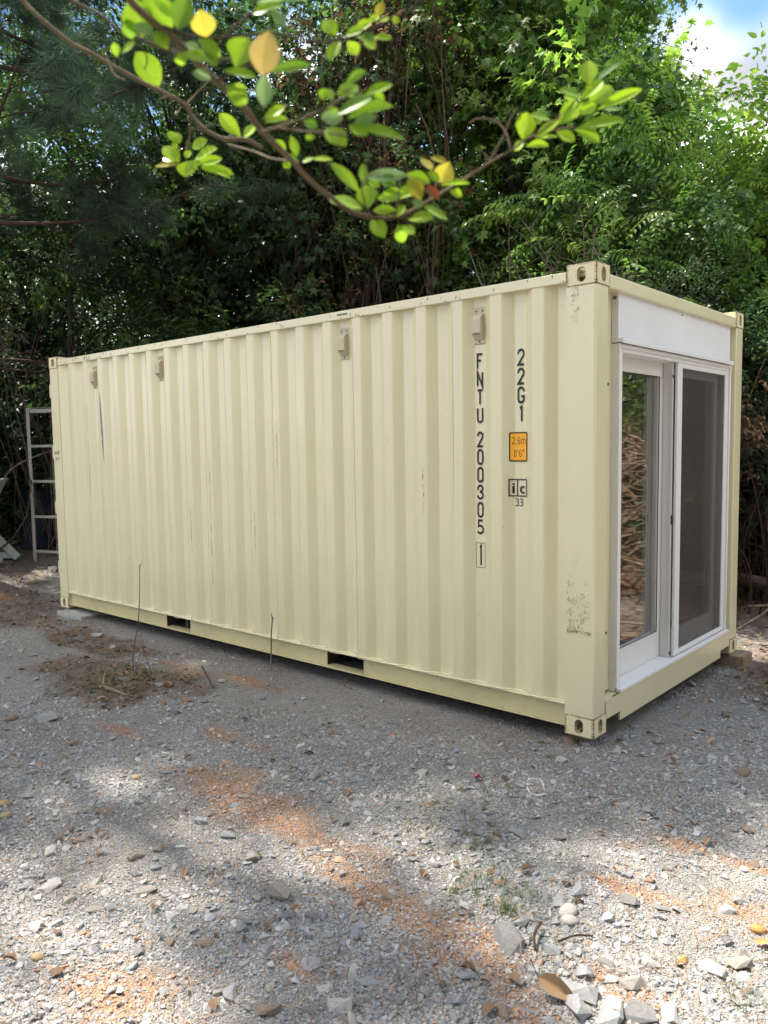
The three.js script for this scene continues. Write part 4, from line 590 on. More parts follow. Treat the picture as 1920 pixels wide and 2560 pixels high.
// stones one can pick out
const onGround = (u, v) => { const d = V((u - 960) / 1976.3, -(v - 1280) / 1976.3, -1).applyEuler(POSE.rotation), c = POSE.position; let y = -0.05, p = V(); for (let k = 0; k < 6; k++) { p.copy(c).addScaledVector(d, (y - c.y) / d.y); y = height(p.x, p.z); } p.y = y; return p; };
const rockMats = { grey: [0.283, 0.286, 0.290], blue: [0.236, 0.249, 0.266], pale: [0.404, 0.394, 0.371], brown: [0.230, 0.175, 0.128], dark: [0.169, 0.169, 0.172], orange: [0.418, 0.216, 0.067], tan: [0.378, 0.283, 0.162], taupe: [0.270, 0.249, 0.223] };
for (const k of Object.keys(rockMats)) rockMats[k] = std({ color: rgb(...rockMats[k]), map: stoneMap, bumpMap: stoneBump, bumpScale: 0.0009, roughness: 0.88 });
function rockGeo(seed, kind) { // faceted lump; rounded ones are smoother
  const r = rng(seed), round = kind === 'round', n = round ? 60 : 10 + Math.floor(r() * 5), pts = [], f = round ? 0.62 : kind === 'slab' ? 0.32 : 0.52;
  for (let k = 0; k < n; k++) { const y = 1 - 2 * (k + 0.5) / n, th = k * 2.39996 + (round ? 0 : r() * 1.6), s = Math.sqrt(1 - y * y), q = round ? 0.86 + 0.14 * r() : 0.6 + 0.4 * r(); pts.push(V(Math.cos(th) * s * q * (1.15 + 0.25 * r() * (round ? 0 : 1)), y * f * q, Math.sin(th) * s * q * 0.85)); }
  const g = boxUV(new ConvexGeometry(pts)); if (round) { const p = g.attributes.position, nn = g.attributes.normal, v = V(); for (let i = 0; i < p.count; i++) { v.fromBufferAttribute(p, i); v.set(v.x, v.y / (f * f), v.z).normalize(); nn.setXYZ(i, v.x, v.y, v.z); } } return g;
}
const rockGeos = {}; for (const k of ['angular', 'slab', 'round']) rockGeos[k] = [1, 2, 3, 4, 5, 6].map((s) => rockGeo(700 + s * 7 + k.length, k));
const taken = [];
function rock(p, size, kind, col, seed, label, group, tilt = 0.25) {
  const r = rng(seed), m = new THREE.Mesh(rockGeos[kind][Math.floor(r() * 6)], rockMats[col]); m.name = numbered('stone'); scene.add(m); m.position.copy(p); m.position.y += size * (kind === 'slab' ? 0.06 : 0.14); size *= 0.88; m.scale.setScalar(size); m.rotation.set((r() - 0.5) * tilt * 2, r() * 6.28, (r() - 0.5) * tilt * 2); taken.push([p.x, p.z, size]); return tag(m, label, 'stone', group);
}
[[712, 2245, 0.062, 'angular', 'taupe', 'upright pointed grey stone on the orange clay in the left foreground'], [124, 2217, 0.062, 'slab', 'pale', 'large flat pale stone in the left foreground half in sun'], [232, 2275, 0.045, 'slab', 'taupe', 'flat oval grey stone right of the large flat pale one'],
  [632, 2148, 0.055, 'angular', 'taupe', 'blocky grey-brown stone beside the orange clay, left of centre'], [335, 2146, 0.045, 'angular', 'taupe', 'blocky brown-grey stone in the left foreground shade'], [781, 1946, 0.055, 'angular', 'grey', 'pale grey stone at the top edge of the orange clay'], [893, 2011, 0.05, 'slab', 'grey', 'flat grey diamond-shaped stone right of the orange clay'],
  [1130, 1912, 0.05, 'angular', 'grey', 'triangular grey stone left of the pink scrap'], [1272, 2360, 0.085, 'angular', 'dark', 'biggest dark stone at the bottom right of centre'], [1619, 2032, 0.045, 'angular', 'blue', 'blue-grey stone standing out of the gravel below the near corner'], [1590, 2140, 0.045, 'slab', 'blue', 'flat blue-grey stone in the right foreground shade'],
  [1446, 2237, 0.052, 'angular', 'blue', 'long blue-grey stone at the edge of the sun, right foreground'], [1400, 2262, 0.05, 'angular', 'grey', 'rounded grey stone touching two white ones'], [1420, 2284, 0.045, 'round', 'pale', 'upper white stone of the two touching below the grey one'], [1426, 2306, 0.038, 'round', 'pale', 'lower white stone of the pair below the grey one'],
  [1526, 2298, 0.045, 'angular', 'pale', 'white stone with a sharp shaded face in the sunny right foreground'], [1897, 2328, 0.034, 'round', 'orange', 'round bright orange stone at the right edge'], [1706, 2402, 0.03, 'angular', 'orange', 'orange rounded stone in the sunny right foreground'], [1781, 2428, 0.058, 'angular', 'pale', 'sunlit white stone, left of the pointed grey one at lower right'],
  [1850, 2414, 0.058, 'angular', 'taupe', 'pointed grey stone with a dark right face at lower right'], [1461, 2437, 0.05, 'angular', 'blue', 'grey pyramid-like stone above the big dry leaf\u2019s right'], [1452, 2487, 0.075, 'angular', 'grey', 'big grey boulder right of the dry leaf, upper of two'], [1440, 2524, 0.07, 'angular', 'grey', 'big grey boulder right of the dry leaf, lower of two'], [1528, 2540, 0.07, 'angular', 'grey', 'large grey rock at the bottom edge below the two boulders'],
  [1602, 2536, 0.078, 'angular', 'dark', 'large dark grey rock at the bottom edge right of centre'], [1582, 2462, 0.055, 'angular', 'taupe', 'low taupe rock in the sunny lower right'], [1676, 2540, 0.05, 'angular', 'pale', 'pale rock at the bottom edge right of the dark one'], [852, 2518, 0.055, 'angular', 'pale', 'white block-shaped stone at the bottom, centre'], [780, 2410, 0.062, 'slab', 'grey', 'long flat grey stone in the lower centre left'],
  [814, 2472, 0.04, 'slab', 'pale', 'flat pale stone below the long flat grey one'], [724, 2290, 0.048, 'slab', 'dark', 'dark flat stone below the upright pointed one'], [920, 2456, 0.045, 'slab', 'grey', 'grey flat stone at the lower centre'], [1196, 2082, 0.045, 'slab', 'grey', 'flat grey stone in the green tinge right of centre'], [575, 2490, 0.042, 'angular', 'grey', 'grey-white chunk at lower left where sun meets shade'],
  [1425, 1857, 0.05, 'round', 'brown', 'lumpy brown stone at the foot of the container\u2019s near corner'], [1643, 1857, 0.042, 'angular', 'taupe', 'grey wedge stone in front of the container\u2019s end'], [1815, 1790, 0.055, 'angular', 'brown', 'brown wedge stone right of the container\u2019s end'], [1890, 1752, 0.05, 'angular', 'pale', 'white-topped grey stone at the right edge beyond the block'], [1728, 1714, 0.045, 'angular', 'pale', 'pale stone beneath the end sill rail'], [1808, 1712, 0.042, 'angular', 'brown', 'rusty brown stone beside the timber block'], [1858, 1934, 0.05, 'round', 'brown', 'brown rounded stone at the right edge in the litter'],
  [120, 1800, 0.085, 'angular', 'grey', 'large square grey stone at left below the pile of twigs'], [243, 1592, 0.085, 'angular', 'pale', 'pale pointed stone in front of the container\u2019s far half'], [193, 1602, 0.085, 'angular', 'dark', 'dark stone left of the pale pointed one'], [283, 1622, 0.06, 'angular', 'pale', 'small white stone right of the pale pointed one'], [397, 1716, 0.065, 'angular', 'grey', 'grey stone right of the forked upright twig'], [29, 1799, 0.05, 'round', 'brown', 'brown round stone at the left edge'], [79, 1807, 0.045, 'angular', 'taupe', 'small square stone left of the large square grey one'],
  [12, 2012, 0.036, 'round', 'tan', 'long tan stone at the left edge, upper'], [14, 2042, 0.032, 'round', 'tan', 'long tan stone at the left edge, lower'], [340, 1946, 0.028, 'round', 'tan', 'tan pebble among blue gravel at left'], [95, 2396, 0.026, 'round', 'tan', 'tan oval stone in the sunny lower left'], [134, 1424, 0.12, 'angular', 'grey', 'pale stone on the lot left of the container\u2019s far corner'],
].forEach(([u, v, s, k, c, l], i) => rock(onGround(u, v), s, k, c, 800 + i, l, undefined, i === 0 ? 0.05 : 0.22));
{ const p = scene.children.find((o) => o.name === 'stone'); p.scale.set(0.062, 0.115, 0.05); p.position.y += 0.012; }
{ // the other loose stones
  const r = rng(1234), cols = ['grey', 'blue', 'pale', 'grey', 'taupe', 'blue', 'brown', 'grey', 'dark'];
  let n = 0;
  for (let k = 0; k < 4000 && n < 235; k++) {
    const u = -60 + 2040 * r(), v = 1500 + 1090 * Math.pow(r(), 0.8), p = onGround(u, v); if (p.x < 0.05 && p.z < 0.08) continue;
    const D = p.distanceTo(POSE.position), size = 0.014 + 0.03 * Math.pow(r(), 1.6) + 0.0022 * D; if (taken.some(([a, b, s]) => Math.hypot(a - p.x, b - p.z) < s + size)) continue; if (soil(p.x, p.z)[1] > 0.7 && r() < 0.6) continue;
    const slab = r() < 0.4, zone = (v > 2270 ? ['in the left foreground', 'in the middle foreground', 'in the right foreground'] : v > 1900 ? ['on the left of the lot', 'in the middle of the lot', 'on the right of the lot'] : ['on the gravel left, level with the container', 'on the gravel along the container\u2019s front', 'on the ground before the container\u2019s door end'])[u < 640 ? 0 : u < 1280 ? 1 : 2], c = cols[Math.floor(r() * cols.length)], word = { grey: 'grey', blue: 'blue-grey', pale: 'pale', taupe: 'taupe', brown: 'brown', dark: 'dark' }[c];
    rock(p, size, slab ? 'slab' : 'angular', c, 2000 + k, 'small ' + (slab ? 'flat ' : 'chunky ') + word + ' stone loose ' + zone, 'small ' + (slab ? 'flat ' : 'chunky ') + word + ' stones ' + zone); n++;
  }
}
// twigs, litter and scraps
function stick(name, label, category, pts, r0, r1, mat, forks = []) { const t = thing(name, label, category), a = new Acc(), sm1 = new THREE.CatmullRomCurve3(pts).getPoints(24); a.tube(sm1, r0, r1, 6); part('stem', a.geo(), mat, t); for (const f of forks) { const b = new Acc(); b.tube(new THREE.CatmullRomCurve3(f).getPoints(10), r1 * 1.2, r1 * 0.5, 5); part('side_twig', b.geo(), mat, t); } return t; }
const g2 = (u, v, h = 0) => { const p = onGround(u, v); p.y += h; return p; };
const up = (u, v, dy, du = 0) => { const p = onGround(u, v); return V(p.x + du * 0.75, p.y + dy, p.z - du * 0.66); };
stick('upright_twig', 'thin dark forked twig standing before the container\u2019s far half', 'twig', [up(335, 1690, 0), up(335, 1690, 0.16, 0.0), up(335, 1690, 0.42, 0.05), up(335, 1690, 0.68, 0.07), up(335, 1690, 0.84, 0.075)], 0.0042, 0.0024, M.twig, [[up(382, 1690, 0), up(370, 1690, 0.14, -0.01), up(335, 1690, 0.46, 0.05)], [up(335, 1690, 0.80, 0.07), up(335, 1690, 0.86, 0.095)]]);
stick('upright_twig', 'single pale twig standing against the middle of the bottom rail', 'twig', [up(676, 1678, -0.02), up(676, 1678, 0.14, 0.01), up(676, 1678, 0.3, 0.015), up(676, 1678, 0.42, 0.03)], 0.007, 0.005, M.twigPale, [[up(676, 1678, 0.38, 0.025), up(676, 1678, 0.45, 0.02)]]);
stick('fallen_stick', 'pale stick lying on the dry grass at left', 'stick', [g2(250, 1722, 0.015), g2(280, 1734, 0.03), g2(316, 1743, 0.012)], 0.015, 0.008, M.twigPale, [[g2(258, 1724, 0.03), g2(262, 1712, 0.07), g2(272, 1702, 0.1)]]);
stick('fallen_stick', 'short dark stick leaning by the pale chips in front of the container', 'stick', [g2(505, 1682, 0.05), g2(520, 1704, 0.035), g2(534, 1724, 0.01)], 0.008, 0.005, M.twigBrown);
stick('fallen_stick', 'long pale branch lying right of the container, nearer of two', 'stick', [V(0.02, -0.06, -3.0), V(0.45, -0.02, -2.95), V(1.2, 0.0, -2.75)], 0.011, 0.006, M.twigPale, [[V(0.6, -0.01, -2.9), V(0.9, 0.04, -3.1)]]);
stick('fallen_stick', 'curved pale branch lying right of the container, farther of two', 'stick', [V(-0.3, 0.1, -3.75), V(0.1, 0.16, -3.62), V(0.4, 0.06, -3.4), V(0.75, 0.0, -3.3)], 0.013, 0.006, M.twigPale, [[V(0.05, 0.15, -3.63), V(-0.05, 0.0, -3.5)]]);
stick('fallen_stick', 'dark crooked branch standing out of the litter behind the block', 'stick', [V(-0.25, -0.03, -3.3), V(-0.05, 0.15, -3.5), V(0.05, 0.45, -3.8), V(0.25, 0.75, -3.95)], 0.014, 0.007, M.twig);
stick('fallen_log', 'grey fallen log lying at the edge of the wood, right', 'log', [V(-0.9, 0.22, -4.6), V(0.2, 0.17, -4.5), V(1.6, 0.2, -4.6)], 0.075, 0.06, M.twig);
stick('fallen_stick', 'thin dark twig lying in the sunny right foreground', 'stick', [g2(1395, 2362, 0.012), g2(1440, 2352, 0.02), g2(1482, 2348, 0.012)], 0.004, 0.003, M.twigBrown);
stick('fallen_stick', 'dark bent twig beside the biggest dark stone', 'stick', [g2(1352, 2326, 0.03), g2(1336, 2358, 0.03), g2(1338, 2384, 0.01)], 0.006, 0.004, M.twigBrown);
stick('fallen_stick', 'branch on the ground behind the drum and rack', 'stick', [V(-9.7, 0.42, -1.9), V(-9.3, 0.5, -1.8), V(-8.8, 0.75, -1.8)], 0.025, 0.012, M.twigPale);
stick('fallen_branch', 'long crooked vine stem rising left of the rack', 'vine', [V(-9.75, 0.2, -0.7), V(-9.6, 0.9, -0.8), V(-9.3, 1.4, -1.0), V(-8.8, 1.7, -1.5)], 0.022, 0.012, M.twig);
{ // white plastic strap curled on the gravel
  const t = thing('plastic_strap', 'white plastic strap curled on the gravel below the near corner', 'strap'), c = new THREE.CatmullRomCurve3([g2(1362, 1992, 0.03), g2(1352, 1976, 0.05), g2(1322, 1972, 0.05), g2(1320, 1984, 0.02), g2(1340, 1997, 0.02), g2(1372, 1993, 0.02), g2(1392, 1988, 0.025), g2(1430, 1998, 0.012), g2(1462, 2000, 0.01)]), pts = c.getPoints(60), a = new Acc(), w = 0.0035;
  for (let k = 0; k < 60; k++) { const n = V(0, 1, 0).addScaledVector(V(1, 0, 0), Math.sin(k * 0.35)).normalize().multiplyScalar(w), A = pts[k], B = pts[k + 1]; const p = V().copy(A).add(n), q = V().copy(A).sub(n), r = V().copy(B).add(n), s = V().copy(B).sub(n); a.tri(p, q, r); a.tri(r, q, s); }
  part('band', a.geo(true), std({ color: rgb(0.62, 0.60, 0.56), roughness: 0.5, side: THREE.DoubleSide }), t);
}
function blade(len, wid, curl, cup, nx = 8, ny = 4, shape = (t) => Math.pow(Math.sin(Math.PI * Math.pow(t, 0.85)), 0.75)) { // a leaf along +x, its upper side towards +z
  const p = [], uv = [], idx = [];
  for (let i = 0; i <= nx; i++) for (let j = 0; j <= ny; j++) { const t = i / nx, s = (j / ny) * 2 - 1, w = (i === 0 || i === nx ? 0.02 : shape(t)) * wid / 2; p.push(t * len, s * w, cup * Math.abs(s) * w + curl * len * t * t); uv.push(t, j / ny); }
  for (let i = 0; i < nx; i++) for (let j = 0; j < ny; j++) { const q = i * (ny + 1) + j; idx.push(q, q + ny + 1, q + 1, q + 1, q + ny + 1, q + ny + 2); }
  const g = new THREE.BufferGeometry(); g.setAttribute('position', new THREE.Float32BufferAttribute(p, 3)); g.setAttribute('uv', new THREE.Float32BufferAttribute(uv, 2)); g.setIndex(idx); g.computeVertexNormals(); return g;
}
{
  const t = thing('pink_petal', 'crumpled pink scrap on the gravel below the container\u2019s front', 'scrap', g2(1195, 1948, 0.012).toArray()), m = std({ color: rgb(0.62, 0.10, 0.16), roughness: 0.6, side: THREE.DoubleSide });
  const a = part('petal', blade(0.05, 0.045, 0.5, 0.8), m, t); a.rotation.set(0.6, 0.5, 1.2); const b = part('petal', blade(0.035, 0.035, -0.5, 0.6), m, t); b.rotation.set(-0.5, -0.3, 2.6);
  const veins = canvasTex(256, 128, (c, w, h) => { c.fillStyle = '#c9b396'; c.fillRect(0, 0, w, h); const r = rng(3); for (let k = 0; k < 500; k++) { c.fillStyle = `rgba(150,100,50,${r() * 0.25})`; c.fillRect(r() * w, r() * h, 2 + r() * 8, 1 + r() * 4); } c.strokeStyle = '#d2b080'; c.lineWidth = 3; c.beginPath(); c.moveTo(0, h / 2); c.lineTo(w, h / 2); c.stroke(); c.lineWidth = 1.4; for (let k = 1; k < 9; k++) for (const s of [-1, 1]) { c.beginPath(); c.moveTo(k * 28 - 20, h / 2); c.lineTo(k * 28 + 14, h / 2 + s * h * 0.5); c.stroke(); } });
  const dl = thing('dry_leaf', 'large curled tan dry leaf lying at the bottom right of centre', 'leaf', g2(1345, 2478, 0.045).toArray()), dm = new THREE.MeshPhysicalMaterial({ map: veins, color: rgb(0.50, 0.42, 0.34), roughness: 0.9, transmission: 0.15, thickness: 0, side: THREE.DoubleSide });
  const l1 = part('blade', blade(0.125, 0.055, -0.3, 0.9, 12, 6), dm, dl); l1.rotation.set(-0.85, 0, -0.12); const l2 = part('stalk', new THREE.CylinderGeometry(0.0015, 0.001, 0.07, 6).translate(0, 0.03, 0), M.twigBrown, dl); l2.rotation.set(0.2, 0, 0.3); dl.rotation.y = 0.1;
  const ol = thing('dry_leaf', 'small orange-brown leaf near the right edge under the orange stone', 'leaf', g2(1885, 2362, 0.012).toArray()); const l3 = part('blade', blade(0.055, 0.026, 0.3, 0.5), std({ color: rgb(0.35, 0.17, 0.06), roughness: 0.8, side: THREE.DoubleSide }), ol); l3.rotation.set(-1.2, 0, 0.2);
}
{ // pine straw, dead leaves and sprigs of grass
  const r = rng(4242), o = new THREE.Matrix4(), q = new THREE.Quaternion(), c = new THREE.Color(), strip = new Acc(); strip.tri(V(0, 0, 0.0011), V(0, 0, -0.0011), V(0.5, 0.08, 0.0011)); strip.tri(V(0.5, 0.08, 0.0011), V(0, 0, -0.0011), V(0.5, 0.08, -0.0011)); strip.tri(V(0.5, 0.08, 0.0011), V(0.5, 0.08, -0.0011), V(1, 0, 0));
  const straw = new THREE.InstancedMesh(strip.geo(true), std({ color: 0xffffff, roughness: 0.9, side: THREE.DoubleSide }), 26000); straw.name = 'pine_straw'; straw.userData.kind = 'stuff'; scene.add(straw);
  const leafG = new Acc(); oval(leafG, V(0, 0, 0), V(1, 0, 0), V(0, 1, 0), 1, 0.55, 0.5); const fallen = new THREE.InstancedMesh(leafG.geo(true), std({ color: 0xffffff, roughness: 0.9, side: THREE.DoubleSide }), 5200); fallen.name = 'dead_leaves'; fallen.userData.kind = 'stuff'; scene.add(fallen);
  const fill = (m, min, f) => { let i = 0, guard = 0; while (i < m.count && guard++ < 4e6) { const D = 1.8 * Math.pow(14 / 1.8, r()), th = -0.719 + (r() - 0.5) * 1.5, x = 1.938 + Math.sin(th) * D, z = 3.938 - Math.cos(th) * D; if (x < 0 && x > -6.05 && z < -0.05 && z > -2.4) continue; const [cl, l] = soil(x, z); if (r() > Math.max(l, min) * (1 - 0.6 * cl)) continue; f(i++, x, z, D); } m.count = i; };
  fill(straw, 0.035, (i, x, z, D) => { q.setFromEuler(new THREE.Euler((r() - 0.5) * 0.4, r() * 6.28, (r() - 0.3) * 0.35)); const s = 0.05 + 0.12 * r(), w = 0.8 + 0.14 * D; o.compose(V(x, height(x, z) + 0.004 + 0.012 * r(), z), q, V(s, s, w)); straw.setMatrixAt(i, o); const k = 0.5 + r(); c.setRGB(0.20 * k, 0.135 * k, 0.085 * k); straw.setColorAt(i, c); });
  fill(fallen, 0.02, (i, x, z, D) => { q.setFromEuler(new THREE.Euler((r() - 0.5) * 0.9, r() * 6.28, (r() - 0.5) * 0.9)); const s = 0.02 + 0.045 * r(); o.compose(V(x, height(x, z) + 0.010, z), q, V(s, s, s)); fallen.setMatrixAt(i, o); const k = 0.5 + 0.9 * r(); c.setRGB(0.22 * k, 0.14 * k, 0.085 * k); fallen.setColorAt(i, c); });
  const gb = new Acc(); for (let k = 0; k < 14; k++) { const an = r() * 6.28, ln = 0.05 + 0.07 * r(), d = V(Math.cos(an) * 0.5, 1, Math.sin(an) * 0.5).normalize(), s = V(-Math.sin(an), 0, Math.cos(an)).multiplyScalar(0.0016), b = V((r() - 0.5) * 0.04, 0, (r() - 0.5) * 0.04), m1 = V().copy(b).addScaledVector(d, ln * 0.6), e = V().copy(b).addScaledVector(d, ln).add(V(Math.cos(an) * ln * 0.35, -ln * 0.15, Math.sin(an) * ln * 0.35)); gb.tri(V().copy(b).add(s), V().copy(b).sub(s), m1); gb.tri(m1, V().copy(m1).addScaledVector(s, 0.8), e); }
  const spots = [[330, 1715, 0.3, 60], [320, 1690, 0.25, 30], [180, 1725, 0.3, 30], [1110, 2070, 0.28, 22], [1190, 2010, 0.2, 10], [1240, 2130, 0.2, 14], [1262, 2240, 0.12, 18], [1165, 2220, 0.1, 14], [1850, 1500, 0.2, 40], [1870, 2500, 0.08, 10], [1280, 2285, 0.06, 10]], list = [];
  for (const [u, v, rad, n] of spots) { const p = onGround(u, v); for (let k = 0; k < n; k++) { const a = r() * 6.28, R = rad * Math.sqrt(r()); list.push([p.x + Math.cos(a) * R, p.z + Math.sin(a) * R]); } }
  const grass = new THREE.InstancedMesh(gb.geo(true), M.leaf, list.length); grass.name = 'grass'; grass.userData.kind = 'stuff'; scene.add(grass);
  list.forEach(([x, z], i) => { q.setFromEuler(new THREE.Euler(0, r() * 6.28, 0)); const s = 0.35 + 0.55 * r(); o.compose(V(x, height(x, z), z), q, V(s, s, s)); grass.setMatrixAt(i, o); const k = 0.7 + 0.6 * r(); c.setRGB(0.11 * k, 0.15 * k, 0.045 * k); grass.setColorAt(i, c); });
}
{ // heap of cleared roots and branches beyond the door end; the glass mirrors it
  const t = thing('brush_pile', 'heap of sunlit roots, logs and branches mirrored in the door glass', 'brush pile'), r = rng(888), cx = 2.3, cz = -5.4, mats = [bark(0.32, 0.22, 0.145), bark(0.42, 0.31, 0.22), bark(0.24, 0.135, 0.08), bark(0.17, 0.115, 0.08)];
  const at = () => { const a = r() * 6.28, R = Math.sqrt(r()), x = cx + Math.cos(a) * R * 1.5, z = cz + Math.sin(a) * R * 2.6; return V(x, height(x, z) + (1.75 * Math.sqrt(Math.max(0, 1 - R * R * 0.85))) * Math.pow(r(), 0.5), z); };
  for (let k = 0; k < 260; k++) { const A = at(), B = V(A.x + (r() - 0.5) * 2.2, A.y + (r() - 0.5) * 0.9, A.z + (r() - 0.5) * 2.2), a = new Acc(), big = k < 9 ? 0.08 : 0.01 + 0.026 * r() * r(); a.tube(curve(A, B, 7, 0.12, r), big, big * 0.4, 7); part(k < 9 ? 'log' : 'branch', a.geo(), mats[Math.floor(r() * 4)], t); }
  const b = new Acc(); for (let k = 0; k < 1500; k++) { const A = at(), B = V(A.x + (r() - 0.5), A.y + (r() - 0.35) * 0.7, A.z + (r() - 0.5)); b.tube(curve(A, B, 5, 0.2, r), 0.009, 0.003, 4, false); } const tw = part('twigs', b.geo(), mats[1], t); tw.userData.kind = 'stuff';
  const soilG = new THREE.SphereGeometry(1, 28, 14, 0, 6.283, 0, 1.57); soilG.scale(1.1, 0.55, 2.0); { const p = soilG.attributes.position; for (let i = 0; i < p.count; i++) { const n = 0.7 + 0.6 * fbm(p.getX(i) * 2 + 5, p.getY(i) * 2, p.getZ(i) * 2, 3); p.setXYZ(i, p.getX(i) * n, p.getY(i) * n, p.getZ(i) * n); } soilG.computeVertexNormals(); } const e = part('earth', soilG, std({ color: rgb(0.11, 0.065, 0.04), roughness: 1, map: gravelMap, bumpMap: stoneBump, bumpScale: 0.05 }), t); e.position.set(cx, height(cx, cz) - 0.05, cz);
}
tree({ name: 'broadleaf_tree', label: 'leafy tree mirrored in the upper door glass, outside the view to the right', at: [4.6, -10.2], y0: 0.6, y1: 6, r: 2.2, n: 60, rc: 0.7, per: 24, kind: 'oval', pal: GREENS.yellow, seed: 901, trunk: 0.12 });
tree({ name: 'broadleaf_tree', label: 'second leafy tree mirrored in the door glass, outside the view behind the brush pile', at: [2.2, -11.8], y0: 0.6, y1: 5.4, r: 2.0, n: 60, rc: 0.7, per: 24, kind: 'oval', pal: GREENS.mid, seed: 911, trunk: 0.12 });
tree({ name: 'broadleaf_tree', label: 'third leafy tree mirrored in the door glass, outside the view farthest right', at: [7.2, -8.6], y0: 0.6, y1: 6, r: 2.2, n: 60, rc: 0.7, per: 24, kind: 'oval', pal: GREENS.light, seed: 921, trunk: 0.12 });

// ---------------------------------------------------------------- the branch hanging close before the camera
{
  const t = thing('overhanging_branch', 'leafy branch with bright oval leaves hanging in from the top, close to the viewer', 'branch');
  const at = (reg, x, y, d) => V((reg * 640 + x / 2.592 - 960) / 1976.3 * d, -(y / 2.592 - 1280) / 1976.3 * d, -d).applyEuler(POSE.rotation).add(POSE.position);
  const fr = V(0, 0, -1).applyEuler(POSE.rotation);
  const stem = (list, d0, d1, r0, r1, mat = M.twigBranch) => { const pts = list.map(([g, x, y], k) => at(g, x, y, mix(d0, d1, k / (list.length - 1)))), a = new Acc(); a.tube(new THREE.CatmullRomCurve3(pts).getPoints(list.length * 6), r0 * 0.54, r1 * 0.8, 8); part('stem', a.geo(), mat, t); };
  M.twigBranch = bark(0.33, 0.25, 0.14); M.twigDark = bark(0.2, 0.15, 0.09);
  stem([[0, 60, -220], [0, 150, 0], [0, 220, 80], [0, 360, 200], [0, 480, 290], [0, 600, 350], [0, 720, 420], [0, 900, 520], [0, 1000, 570], [0, 1100, 620], [0, 1200, 680], [0, 1250, 760], [0, 1330, 840], [0, 1450, 900], [0, 1590, 905], [0, 1700, 960]], 1.15, 1.1, 0.0062, 0.0035);
  stem([[0, 1230, 760], [0, 1235, 860], [0, 1215, 950], [0, 1212, 1045]], 1.12, 1.14, 0.0030, 0.0018);
  stem([[0, 1200, 690], [0, 1260, 620], [0, 1350, 530]], 1.12, 1.16, 0.0025, 0.0012); stem([[0, 690, 360], [0, 740, 480], [0, 810, 520]], 1.13, 1.1, 0.0022, 0.0010); stem([[0, 1250, 835], [0, 1330, 815], [0, 1400, 800]], 1.12, 1.15, 0.002, 0.001); stem([[0, 1420, 895], [0, 1500, 950], [0, 1580, 1000]], 1.12, 1.14, 0.0025, 0.001); stem([[0, 1100, 620], [0, 1040, 640]], 1.12, 1.1, 0.002, 0.001); stem([[0, 1190, 670], [0, 1140, 745]], 1.12, 1.1, 0.002, 0.0008);
  stem([[0, 760, -160], [0, 840, 0], [0, 1000, 150], [0, 1150, 270], [0, 1300, 430], [0, 1450, 570], [0, 1600, 720], [1, 20, 830], [1, 100, 910], [1, 250, 1060], [1, 350, 1170], [1, 480, 1275], [1, 600, 1360], [1, 740, 1408], [1, 880, 1410], [1, 1000, 1372], [1, 1110, 1310], [1, 1250, 1222], [1, 1400, 1130], [1, 1530, 1045], [2, 0, 970], [2, 120, 890], [2, 250, 850], [2, 400, 825]], 0.80, 1.02, 0.0078, 0.0016);
  stem([[0, 380, -120], [0, 460, 0], [0, 640, 90], [0, 790, 205], [0, 950, 265], [0, 1100, 330], [0, 1300, 380], [0, 1500, 385], [1, 20, 370]], 0.95, 0.9, 0.0042, 0.0020, M.twigDark);
  stem([[0, 860, 210], [0, 950, 370], [0, 940, 450]], 0.93, 0.95, 0.0016, 0.001, M.twigDark);
  stem([[0, 1060, 170], [0, 1250, 235], [0, 1500, 240], [1, 100, 215], [1, 240, 245], [1, 400, 272], [1, 560, 252], [1, 700, 210], [1, 820, 150], [1, 960, 75]], 0.82, 0.95, 0.0032, 0.0012, M.twigDark);
  stem([[0, 1900, -140], [0, 1659, 60], [0, 1480, 210], [0, 1380, 310], [0, 1000, 480 - 170]], 0.9, 0.9, 0.003, 0.0014, M.twigDark);
  stem([[0, 1420, 520], [0, 1560, 450], [1, 30, 400]], 0.82, 0.85, 0.0022, 0.0012, M.twigDark);
  stem([[1, 20, 860], [1, 120, 830], [1, 220, 800], [1, 330, 755], [1, 450, 700], [1, 560, 640], [1, 700, 590]], 0.86, 0.80, 0.0034, 0.0015); stem([[1, 150, 830], [1, 300, 850], [1, 450, 860], [1, 590, 880]], 0.84, 0.78, 0.0026, 0.0012, M.twigDark); stem([[1, 400, 640], [1, 480, 620], [1, 600, 580]], 0.82, 0.8, 0.0018, 0.001);
  stem([[0, 1480, 935], [1, 0, 985], [1, 100, 1025], [1, 280, 1050]], 1.1, 0.9, 0.0024, 0.0014);
  stem([[2, -10, 960], [1, 1620, 860], [1, 1560, 790], [1, 1480, 768], [1, 1420, 775], [1, 1385, 800]], 0.99, 1.04, 0.0024, 0.0012); stem([[1, 1510, 1050], [1, 1560, 960], [1, 1610, 870], [1, 1650, 770], [2, 30, 700]], 0.985, 1.0, 0.0020, 0.0009, bark(0.30, 0.2, 0.09)); stem([[1, 1510, 1040], [1, 1480, 990]], 0.985, 0.99, 0.0018, 0.0012); stem([[1, 740, 1400], [1, 700, 1300], [1, 690, 1180], [1, 740, 1130], [1, 800, 1120]], 0.90, 0.90, 0.0020, 0.001); stem([[1, 910, 1400], [1, 925, 1250], [1, 940, 1160], [1, 975, 1120]], 0.91, 0.92, 0.0018, 0.001, M.twigDark); stem([[1, 1110, 1310], [1, 1150, 1230], [1, 1190, 1160]], 0.94, 0.95, 0.0016, 0.001, M.twigDark); stem([[2, 130, 890], [2, 300, 760], [2, 420, 640], [2, 480, 560]], 1.0, 1.0, 0.0016, 0.0008);
